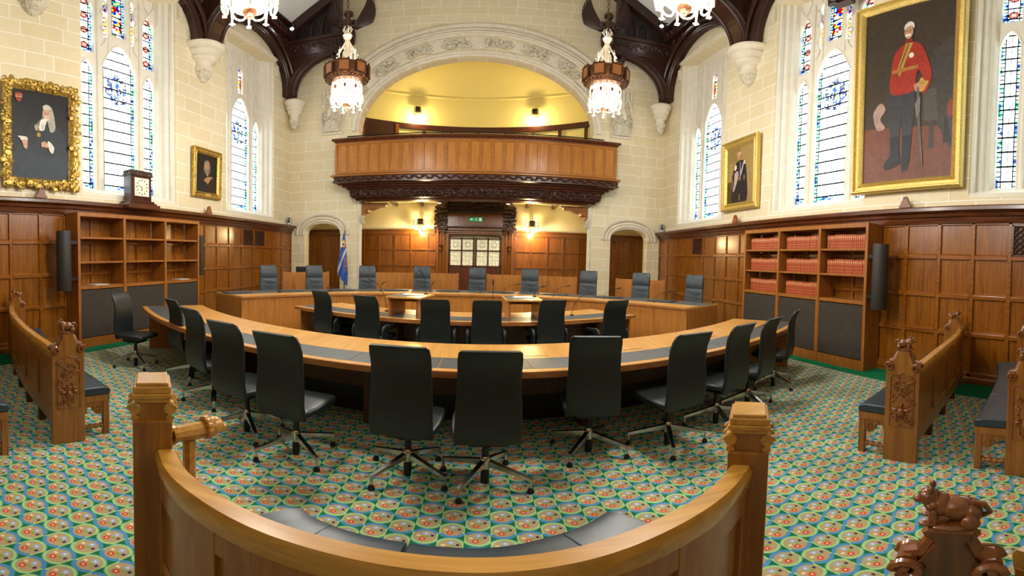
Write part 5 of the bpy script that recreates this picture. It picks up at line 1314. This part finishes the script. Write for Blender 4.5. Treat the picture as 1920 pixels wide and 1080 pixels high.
col = t.mix(em, col, t.ramp(t.xyz(vo.outputs['Color'])[0], [(0, '#c9a24a'), (.35, '#b0402c'), (.6, '#e2d8c6'), (.8, '#203f88')], 'CONSTANT'))
em2 = t.math('MULTIPLY', t.math('MULTIPLY', t.math('GREATER_THAN', z, 1.18), t.math('LESS_THAN', z, 1.62)), t.math('GREATER_THAN', x, .01))
col = t.mix(em2, col, t.ramp(t.xyz(vo.outputs['Color'])[1], [(0, '#2a5a9c'), (.4, '#4a6a88'), (.6, '#1f3f7a'), (.85, '#a8553c')], 'CONSTANT'))
fm = t.pbr(col, .6, 0, sheen=.2)
m = MB(); rg = []
for i in range(19):
    q = i/18; z = 2.33-1.36*q; w = .015+.125*min(1, q*1.3)**.8; cx0 = fx-.01-.035*q
    r_l = []
    for k in range(32):
        a = 2*PI*k/32; rr = w*(1+.22*math.cos(5*a+q*1.5)); r_l.append((cx0+rr*math.cos(a), fy-.03+rr*.55*math.sin(a), z-(.20*max(0, math.cos(a))*q*q)+(.10*q*q if math.cos(a) < -.3 else 0)))
    rg.append(r_l)
m.loft(rg, True); m.build('flag_cloth', fm, g, ang=70, origin=(fx, fy, 0))
# ================================================================== high-backed swivel chairs (face +y)
def base4(g, rot=0.0):
    m = MB(); m.lathe([(.001, .0), (.028, .0), (.030, .02), (.030, .20), (.001, .20)], n=12); m.build('floor_tube', M['black'], g)
    m = MB(); m.lathe([(.001, .13), (.034, .13), (.036, .21), (.026, .23), (.001, .23)], n=16); m.build('hub', M['chrome'], g)
    for k in range(4):
        a = rot+R_(45)+k*PI/2; c, s = math.cos(a), math.sin(a); lx = Vector((c, s, 0)); ly = Vector((-s, c, 0)); m = MB(); rg = []
        for t, hw, zt, th_ in ((.02, .019, .205, .05), (.16, .017, .172, .035), (.32, .014, .130, .026), (.345, .014, .124, .026)):
            rg.append([lx*t+ly*hw+Vector((0, 0, zt)), lx*t-ly*hw+Vector((0, 0, zt)), lx*t-ly*hw+Vector((0, 0, zt-th_)), lx*t+ly*hw+Vector((0, 0, zt-th_))])
        m.loft(rg); m.tube([lx*.335+Vector((0, 0, .12)), lx*.335+Vector((0, 0, .035))], .011, 8); ob = m.build('leg', M['chrome'], g, ang=30)
        m = MB(); m.lathe([(.001, 0), (.024, .0), (.026, .012), (.018, .032), (.012, .045), (.001, .045)], (lx.x*.335, lx.y*.335, 0), 12); m.build('glide', M['black'], ob)
    m = MB(); m.tube([(0, 0, .21), (0, 0, .40)], .024, 12); m.build('gas_lift', M['black'], g)
    m = MB(); m.box(-.12, .12, -.15, .12, .375, .425); m.tube([(.1, .02, .40), (.23, .03, .39)], .008, 6); m.tube([(0, -.1, .40), (0, -.20, .42)], .03, 8); m.build('tilt_mechanism', M['black'], g, bev=.006)
def back(g, H, w, mat, z0=.42, head=False):
    prof = [(z0, -.200, .026), (z0+.05, -.215, .03), (.56, -.232, .032), (.70, -.228, .034), (.84, -.225, .032), (.96, -.240, .030), (H-.07, -.272, .028), (H-.02, -.300, .026), (H, -.325, .018), (H-.004, -.342, .008)]
    m = MB(); rg = []
    for z, y, t in prof:
        ww = w*(1.06 if z < .6 else 1.04 if z < .8 else 1.0)/2
        if z > H-.03: ww -= .006
        if z > H-.006: ww -= .02
        rg.append(ring((0, y, z), (1, 0, 0), (0, 1, 0), ww, t*.62, 24, .28))
    m.loft(rg); b = m.build('backrest', mat, g, ang=50)
    return b
def seat(g, mat, w=.47):
    m = MB(); rg = []
    for y, hw, zt, zb in ((-.215, .19, .475, .45), (-.20, .215, .495, .435), (-.05, w/2, .502, .43), (.12, w/2, .512, .432), (.22, w/2-.01, .510, .44), (.262, w/2-.03, .495, .452), (.275, w/2-.05, .478, .462)):
        rg.append(ring((0, y, (zt+zb)/2), (1, 0, 0), (0, 0, 1), hw, (zt-zb)/2, 24, .35))
    m.loft(rg); m.build('seat', mat, g, ang=60)
def seams(g, mat, w, zs):
    m = MB()
    for z, y in zs: m.tube([(-w/2+.02, y, z), (0, y-.004, z-.004), (w/2-.02, y, z)], .004, 5)
    m.build('back_seam', mat, g)
M['seam'] = m_plain('leather_seam', '#10181a', .6)
def swivel(label, group, arms=False):
    g = thing('swivel_chair', label, 'chair', (0, 0, 0), 0, group)
    base4(g, .25); back(g, 1.10, .40, M['leather']); seat(g, M['leather'])
    seams(g, M['seam'], .40, ((.93, -.215), (.93, -.215)))
    if arms:
        for e in (-1, 1):
            m = MB(); o = [(-.20, .44), (-.235, .50), (-.235, .60), (-.20, .655), (-.10, .675), (.12, .655), (.17, .63), (.17, .60), (.12, .605), (-.06, .61), (-.10, .58), (-.12, .44)]
            m.plate([o], lambda u, v, q: (e*(.235+q), u, v), .035); m.build('armrest', M['leather'], g, ang=40, bev=.010)
    return g
CG = 'swivel chairs behind the nearer curved desk'
outer = [(-3.65, 3.83, 0, 'dark swivel chair at the left end of the nearer desk, farthest back of four'),
 (-2.86, 3.28, 4, 'dark swivel chair, second on the left of the nearer desk, overlapping the one behind it'),
 (-2.06, 2.77, 2, 'dark swivel chair, third from the left at the nearer desk'),
 (-1.43, 2.55, 0, 'dark swivel chair fourth from the left at the nearer desk, seat showing right'),
 (-.52, 2.49, 2, 'dark high-backed chair in front, left one of the two nearest the centre'),
 (.05, 2.44, 0, 'dark high-backed chair in front, seen squarely from behind at the centre'),
 (.83, 2.92, 16, 'dark high-backed chair in front, first one right of the centre'),
 (1.64, 2.89, 0, 'dark swivel chair right of centre, its seat showing to the left below the desk'),
 (2.36, 3.19, -4, 'dark swivel chair right side of the nearer desk, third from the right end'),
 (2.98, 3.48, -4, 'dark swivel chair right side of the nearer desk, second from the right end'),
 (3.85, 4.04, -6, 'dark swivel chair at the right end of the nearer desk, seen almost from the side')]
proto_c = None
def place(x, y, deg_off, label, group, prot, maker, back_off=.315, face=DC):
    a = math.atan2(face[0]-x, face[1]-y)+R_(deg_off)       # heading measured from +y towards +x
    lx, ly = x+math.sin(a)*back_off, y+math.cos(a)*back_off
    if prot is None: g = maker(label, group); g.location = (lx, ly, 0); g.rotation_euler = (0, 0, -a); return g
    return dup(prot, (lx, ly, 0), -a, label, group)
for x, y, o_, lb in outer:
    g = place(x, y, o_, lb, CG, proto_c, lambda l, gr: swivel(l, gr)); proto_c = proto_c or g
g = dup(proto_c, (-4.56, 4.05, 0), -R_(80), 'dark swivel chair standing alone in front of the empty bookcase')
if 'group' in g: del g['group']
inner = [(-2.55, 6.04, 2), (-1.67, 5.59, 4), (-.65, 5.42, 0), (.05, 5.46, 0), (.98, 5.69, 0), (1.92, 5.67, 4)]
lbs = ['leftmost', 'second from the left', 'third from the left', 'third from the right', 'second from the right', 'rightmost']
pa = None
for (x, y, o_), lb in zip(inner, lbs):
    g = place(x, y, o_, 'dark armchair on swivel base tucked under the inner desk, %s of six' % lb, 'armchairs at the inner desk', pa, lambda l, gr: swivel(l, gr, True)); pa = pa or g
# judges' chairs: taller, with a pleated headrest
def judge_chair(label, group):
    g = thing('judge_chair', label, 'chair', (0, 0, 0), 0, group)
    base4(g, .2); W = .43; H = 1.42
    m = MB(); rg = []
    for z, y, hw, t in ((.44, -.20, .215, .03), (.6, -.235, .225, .035), (.8, -.23, .222, .035), (1.0, -.245, .215, .035), (1.13, -.265, .21, .035)): rg.append(ring((0, y, z), (1, 0, 0), (0, 1, 0), hw, t, 24, .3))
    m.loft(rg); m.build('backrest', M['leather_judge'], g, ang=60)
    m = MB(); rg = []
    for z, y, hw, t in ((1.115, -.262, .20, .025), (1.13, -.262, .212, .045), (1.25, -.275, .212, .05), (1.36, -.29, .208, .045), (1.40, -.30, .20, .035), (1.42, -.31, .19, .015)): rg.append(ring((0, y, z), (1, 0, 0), (0, 1, 0), hw, t, 24, .3))
    m.loft(rg)
    for k in range(9): x = -.17+.0425*k; m.tube([(x, -.262+.0, 1.40), (x, -.225, 1.33), (x, -.222, 1.15)], .0045, 4)
    m.build('headrest', M['leather_judge'], g, ang=60)
    m = MB()
    for k in range(9):      # soft creases across the lower back
        z = .62+.055*k; s_ = 1 if k % 2 else -1
        m.tube([(-.19, -.20, z+.03*s_), (-.08, -.197, z-.02), (.05, -.197, z+.01*s_), (.18, -.20, z+.04)], [.003, .009, .008, .003], 5)
    m.build('crease', M['leather_judge'], g)
    seat(g, M['leather_judge'], .5)
    for e in (-1, 1):
        m = MB(); m.tube([(e*.25, -.16, .44), (e*.27, -.12, .64), (e*.27, .14, .66), (e*.25, .17, .46)], .02, 8); m.build('armrest', M['leather_judge'], g)
    return g
pj = None
for i, px in enumerate((503, 589, 689, 792, 896, 995, 1105, 1204, 1305)):
    p = hit(px, JC, 6.12)
    nth = ['leftmost', 'second from the left', 'third from the left', 'fourth from the left', 'middle one', 'fourth from the right', 'third from the right', 'second from the right', 'rightmost'][i]
    g = place(p[0], p[1], 0, 'tall grey leather judge chair with pleated headrest, %s of nine' % nth, 'judge chairs behind the long bench', pj, judge_chair, .30, JC); pj = pj or g
# ================================================================== public benches with carved ends
def smooth_path(P, n=5):
    out = []; P = [Vector((*p, 0)) for p in P]
    for i in range(len(P)-1):
        p0, p1, p2, p3 = P[max(0, i-1)], P[i], P[i+1], P[min(len(P)-1, i+2)]
        for k in range(n):
            t = k/n; q = .5*((2*p1)+(p2-p0)*t+(2*p0-5*p1+4*p2-p3)*t*t+(-p0+3*p1-3*p2+p3)*t**3); out.append((q.x, q.y))
    out.append((P[-1].x, P[-1].y)); return out
def beast(m, c, M3, k=1.0):
    """small crouching heraldic beast finial"""
    def e(x, y, z, a, b, d, rot=None): m.ell(Vector(c)+M3 @ Vector((x*k, y*k, z*k)), a*k, b*k, d*k, M3 @ (rot or Matrix.Identity(3)), 12, 8)
    e(0, 0, .005, .062, .04, .012)
    e(.012, 0, .055, .05, .032, .034); e(-.028, 0, .062, .030, .030, .036); e(.045, 0, .045, .026, .034, .036)
    e(-.052, .004, .085, .027, .025, .026); e(-.075, .004, .078, .016, .014, .012)
    for q in (-1, 1):
        e(-.048, q*.018, .110, .008, .006, .012); e(-.040, q*.024, .030, .012, .010, .030); e(.042, q*.03, .025, .022, .012, .022); e(-.055, q*.024, .012, .018, .010, .008)
    m.tube([Vector(c)+M3 @ Vector((x*k, y*k, z*k)) for x, y, z in ((.065, 0, .03), (.085, .01, .05), (.07, .02, .08), (.045, .02, .085))], .007*k, 6)
    for j in range(10): e(-.045+.012*math.cos(j*.63), .024*math.sin(j*.63), .075+.012*math.cos(j), .010, .010, .012)
def scroll(m, c, U, W, r, s=1, th=.016):
    pts = []
    for i in range(15):
        a = i/14*2.6*PI; rr = r*(1-i/14*.75); pts.append(Vector(c)+U*(s*rr*math.cos(a))+W*(rr*math.sin(a)))
    m.tube(pts, th, 6)
def bench_end(g, base, U, Wd, t=.075, w=.285, side=1, k=1.0, carve=True, finial=True):
    """base: floor point under the middle; U: unit vector across (rail side to seat side); Wd: unit vector pointing out of the visible face"""
    U = Vector((*U, 0)).normalized(); Wd = Vector((*Wd, 0)).normalized(); base = Vector((*base, 0)); Z = Vector((0, 0, 1)); h = w/2
    T = lambda u, v, q: base+U*u+Z*v+Wd*(q-t/2)
    o = [(-h, 0), (h, 0), (h, .84), (h-.005, .865), (h-.035, .885), (h-.055, .90), (h-.07, .935), (h-.085, .965), (.052, .985), (.048, 1.0), (-.048, 1.0), (-.052, .985), (-h+.085, .965), (-h+.07, .935), (-h+.055, .90), (-h+.035, .885), (-h+.005, .865), (-h, .84)]
    m = MB(); m.plate([o], T, t); pn = m.build('carved_end_panel' if carve else 'end_panel', M['bench'], g, bev=.006, smooth=False)
    for e in (-1, 1):
        s = MB()
        for q in (-.02, .02):
            c = base+U*(e*(h-.03))+Z*.868+Wd*(q+t/2*0)
            scroll(s, c+Wd*(t/2-.01 if q > 0 else -t/2+.01), U, Z, .036, e, .013)
        s.tube([base+U*(e*(h-.025))+Z*.885-Wd*t*.45, base+U*(e*(h-.025))+Z*.885+Wd*t*.45], .028, 10)
        s.tube([base+U*(e*(h-.02))+Z*.90, base+U*(e*(h-.06))+Z*.915, base+U*(e*(h-.08))+Z*.965, base+U*(e*.055)+Z*.99], [.022, .026, .022, .016], 8)
        s.build('shoulder_scroll', M['bench_carve'], g)
    if carve:
        r = random.Random(int(abs(base.x*100))); v = MB(); f0 = t/2+.002
        P = lambda u, z, q=0: base+U*u+Z*z+Wd*(f0+q)
        # sunk, moulded border
        bd = [(-h+.045, .34), (h-.045, .34), (h-.045, .77), (h-.06, .795), (.02, .80), (0, .815), (-.02, .80), (-h+.06, .795), (-h+.045, .77)]
        v.tube([P(*p) for p in bd+[bd[0]]], .006, 5)
        # foliage stem with curling tendrils, a shield-like beast below
        stem = [(-.05+.06*math.sin(i*.7), .38+i*.026) for i in range(16)]
        v.tube([P(*p, .004) for p in stem], .0075, 6)
        for i in range(15):
            u0, z0 = stem[i]; sg = 1 if i % 2 else -1; rr = r.uniform(.018, .032)
            c = P(min(.085, max(-.085, u0+sg*rr*1.4)), z0+.01, .004); scroll(v, c, U, Z, rr, sg, .0055)
            v.ell(c, .012, .012, .012, None, 6, 4)
        for i in range(40):
            v.ell(P(r.uniform(-.09, .09), r.uniform(.36, .78), .001), .016, .016, .013, None, 6, 4)
        for (u, z, a, b) in ((0, .47, .035, .045), (0, .535, .02, .022), (-.04, .42, .014, .035), (.04, .42, .014, .035), (.05, .50, .03, .012), (-.05, .50, .03, .012)):
            v.ell(P(u, z, .002), a, a, b, None, 10, 6)
        v.build('relief_carving', M['oak_carved'], g)
    if finial:
        b = MB(); b.box(-.05, .05, -.035, .035, 0, .012)
        M3 = Matrix((U, Wd, Z)).transposed()
        b.v = [tuple(base+Z*1.0+M3 @ Vector(q)) for q in b.v]
        beast(b, base+Z*1.01, M3, 1.0*k); b.build('beast_finial', M['bench_carve'], g)
def bench(P, seat_side, label, ends=(True, True), end_face=(1, -1), group=None, posts=False, nstile=.62, ztop=.87, seat_d=.50, near_dir=None, cushions=3):
    path = smooth_path(P); s = seat_side      # s=+1: the seat lies on the left of travel
    mid = path[len(path)//2]
    g = thing('public_bench', label, 'bench', (mid[0], mid[1], 0), 0, group, world=True)
    pr = lambda L_: [(s*n, z) for n, z in L_]
    m = MB(); m.sweep(path, pr([(.0, .26), (.018, .26), (.018, ztop-.06), (0, ztop-.06)])); m.build('back_panel', M['bench'], g, ang=30)
    m = MB(); m.sweep(path, pr([(-.018, ztop-.10), (-.026, ztop-.065), (-.03, ztop-.02), (-.018, ztop), (.045, ztop), (.055, ztop-.015), (.04, ztop-.05), (.03, ztop-.10)])); m.build('top_rail', M['bench_rail'], g, ang=40)
    for pf in ([(-.015, ztop-.20), (-.015, ztop-.10), (.02, ztop-.10), (.02, ztop-.20)], [(-.016, .16), (-.016, .30), (-.004, .318), (.02, .318), (.02, .16)]): MB().sweep(path, pr(pf)).build('back_rail', M['bench'], g, ang=30)
    ln = [0]; 
    for a, b in zip(path, path[1:]): ln.append(ln[-1]+math.hypot(b[0]-a[0], b[1]-a[1]))
    tot = ln[-1]; k = max(2, round(tot/nstile))
    def at(d):
        for i in range(len(path)-1):
            if ln[i+1] >= d-1e-9:
                t = (d-ln[i])/(ln[i+1]-ln[i]); p = Vector(path[i]).lerp(Vector(path[i+1]), t); dd = (Vector(path[i+1])-Vector(path[i])).normalized(); return p, dd, Vector((-dd.y, dd.x))*s
    for i in range(k+1):
        p, dd, nn = at(min(max(tot*i/k, .03), tot-.03)); c = p+nn*.0
        MB().cbox((c.x, c.y, .52), .07, .036, .56, math.atan2(dd.y, dd.x)).build('back_stile', M['bench'], g, smooth=False, bev=.003)
    m = MB(); m.sweep(path, pr([(.07, .34), (.07, .40), (seat_d, .40), (seat_d, .34)])); m.build('seat_frame', M['bench'], g, ang=30)
    for i in range(cushions):
        a, b = tot*i/cushions+.006, tot*(i+1)/cushions-.006; sub = [at(a+(b-a)*j/8)[0] for j in range(9)]
        m = MB(); m.sweep([(q.x, q.y) for q in sub], pr([(.075, .402), (.07, .44), (.085, .468), (.2, .478), (seat_d-.06, .476), (seat_d, .462), (seat_d+.012, .435), (seat_d+.006, .402)])); m.build('leather_cushion', M['leather_bench'], g, ang=50, bev=.008)
    for i in range(k+1):
        p, dd, nn = at(min(max(tot*i/k, .035), tot-.035)); c = p+nn*(seat_d-.03)
        q = MB().cbox((c.x, c.y, .17), .055, .055, .34, math.atan2(dd.y, dd.x)).build('leg', M['bench'], g, smooth=False, bev=.004)
        c = p+nn*.03
        MB().cbox((c.x, c.y, .13), .055, .07, .26, math.atan2(dd.y, dd.x)).build('rear_support', M['desk_dark'], g, smooth=False)
    # turned apron with a carved roundel between the end panel and the front leg
    for i, d in enumerate((.035, tot-.035)):
        if not ends[i]: continue
        p, dd, nn = at(d); ca, cb = p+nn*.24, p+nn*(seat_d-.03); an = math.atan2(nn.y, nn.x)
        m = MB(); c = (ca+cb)/2; m.cbox((c.x, c.y, .315), (cb-ca).length, .035, .05, an); m.cbox((c.x, c.y, .365), (cb-ca).length, .045, .016, an); m.cbox((c.x, c.y, .388), (cb-ca).length, .045, .014, an)
        c2 = p+nn*(seat_d-.10); d3 = Vector((dd.x, dd.y, 0)); n3 = Vector((nn.x, nn.y, 0)); ctr = Vector((c2.x, c2.y, .265))
        m.tube([ctr-d3*.018, ctr+d3*.018], .055, 16)
        for q in range(6): m.ell(ctr-d3*.02+n3*.026*math.cos(q*1.05)+Vector((0, 0, .026*math.sin(q*1.05))), .013, .013, .013, None, 6, 4)
        m.build('apron', M['bench'], g, ang=40)
        m = MB(); m.tube([(ca.x, ca.y, .09), (cb.x, cb.y, .09)], .02, 8)
        for q in range(4): w = ca.lerp(cb, .15+q*.22); m.ell((w.x, w.y, .09), .026, .026, .026, None, 8, 6)
        m.build('turned_stretcher', M['bench'], g)
        if not posts:
            e = -1 if i == 0 else 1
            u0, u1 = -.04, .245; cm = p+nn*((u0+u1)/2)-dd*e*(-.0)
            bench_end(g, (cm.x+dd.x*e*.06, cm.y+dd.y*e*.06), nn, dd*e, carve=(i == 0))
    return g, at, tot
bench([(-2.98, 1.74), (-3.33, 1.83), (-3.95, 1.98), (-4.65, 2.19), (-5.4, 2.45), (-6.22, 2.80)], -1, 'curved oak public bench on the left, carved end panel facing the aisle')
bench([(2.95, 1.68), (3.4, 1.80), (3.95, 1.95), (4.76, 2.17), (5.50, 2.42)], 1, 'curved oak public bench on the right, carved end panel with dragon-like foliage')
bench([(-3.0, .79), (-3.5, .87), (-4.3, 1.04), (-5.3, 1.33), (-6.25, 1.75)], -1, 'second public bench at the left edge, only its blue cushion and leg showing')
bench([(3.14, .70), (3.6, .79), (4.4, .97), (5.0, 1.14), (5.50, 1.32)], 1, 'second public bench at the right edge, long blue cushion before a carved end')
# the bench right in front of the photographer
fb, at, tot = bench([(-1.08, 1.09), (-.9, .97), (-.6, .88), (-.3, .845), (0, .835), (.25, .87), (.5, .955), (.72, 1.06), (.90, 1.19)], 1, 'curved oak bench in the near foreground, bottom centre, with green-grey cushion', ends=(False, False), nstile=.42, ztop=.875, seat_d=.58, cushions=5)
for (x, y, rz, lb, e, dz) in ((-1.175, 1.13, R_(46), 'left', -1, 0), (.965, 1.26, R_(-37), 'right', 1, -.07)):
    m = MB(); M3 = Matrix.Rotation(rz, 3, 'Z'); c = Vector((x, y, 0))
    m.cbox((x, y, .535), .15, .19, .93, rz); m.cbox((x, y, 1.03), .115, .15, .12, rz); o1 = m.build('end_post', M['bench'], fb, smooth=False, bev=.006)
    m = MB(); m.cbox((x, y, 1.085), .135, .17, .018, rz); m.cbox((x, y, 1.105), .155, .19, .022, rz); m.cbox((x, y, 1.13), .145, .18, .028, rz); m.cbox((x, y, 1.15), .125, .16, .016, rz); o2 = m.build('post_cap', M['bench_rail'], fb, smooth=False, bev=.005)
    m = MB(); U = M3 @ Vector((1, 0, 0)); V = M3 @ Vector((0, 1, 0))
    for q in (-1, 1):
        for w_ in (-.07, 0, .07): scroll(m, c+U*(q*.068)+V*w_+Vector((0, 0, 1.045)), U, Vector((0, 0, 1)), .024, q, .010)
        m.tube([c+U*(q*.068)-V*.08+Vector((0, 0, 1.045)), c+U*(q*.068)+V*.08+Vector((0, 0, 1.045))], .022, 10)
        m.tube([c+U*(q*.066)-V*.08+Vector((0, 0, 1.008)), c+U*(q*.066)+V*.08+Vector((0, 0, 1.008))], .016, 10)
    o3 = m.build('volute', M['bench_rail'], fb)
    for o_ in (o1, o2, o3): o_.location.z += dz
# carved lion armrest beside the left post
m = MB(); a, b = Vector((-1.15, 1.22, .875)), Vector((-1.075, 1.39, .875))
m.tube([a, a.lerp(b, .5), b], [.035, .042, .04], 10); D = (b-a).normalized(); N = D.cross(Vector((0, 0, 1)))
scroll(m, a+Vector((0, 0, -.01)), D, Vector((0, 0, 1)), .045, 1, .016)
m.ell(b+Vector((0, 0, .012)), .05, .055, .045, None, 12, 8); m.ell(b+D*.045+Vector((0, 0, -.005)), .028, .03, .024, None, 8, 6)
for q in range(12): m.ell(b-D*.03+N*(.045*math.cos(q*.55))+Vector((0, 0, .01+.042*math.sin(q*.55))), .016, .02, .016, None, 6, 4)
m.tube([Vector((-1.12, 1.29, .84)), Vector((-1.12, 1.29, .48))], .028, 8)
m.build('lion_armrest', M['bench_rail'], fb)
# bench end close to the camera, lower right
g4, at4, t4 = bench([(.97, .24), (1.3, .14), (2.0, .02), (2.8, -.04)], -1, 'dark carved bench end with beast finial in the lower right corner', ends=(False, True), seat_d=.46)
for k_ in list(bpy.data.objects):
    pass
_b, _r, _c = M['bench'], M['bench_carve'], M['oak_carved']
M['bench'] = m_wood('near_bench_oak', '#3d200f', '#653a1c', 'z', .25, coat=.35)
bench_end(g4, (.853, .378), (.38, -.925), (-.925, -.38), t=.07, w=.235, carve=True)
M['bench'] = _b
w = bpy.data.worlds.new('daylight'); scn.world = w; w.use_nodes = True
nt = w.node_tree; nt.nodes.clear()
bg = nt.nodes.new('ShaderNodeBackground'); wo = nt.nodes.new('ShaderNodeOutputWorld')
bg.inputs[0].default_value = (.90, .96, 1.0, 1); bg.inputs[1].default_value = 4.6
scn.view_settings.exposure = .5
nt.links.new(bg.outputs[0], wo.inputs[0])
scn.cycles.use_denoising = True
scn.cycles.max_bounces = 8; scn.cycles.diffuse_bounces = 5; scn.cycles.transparent_max_bounces = 12
scn.cycles.sample_clamp_indirect = 6
try: scn.cycles.use_light_tree = True
except Exception: pass
for o in list(bpy.data.objects):
    if '_wp' in o: del o['_wp']
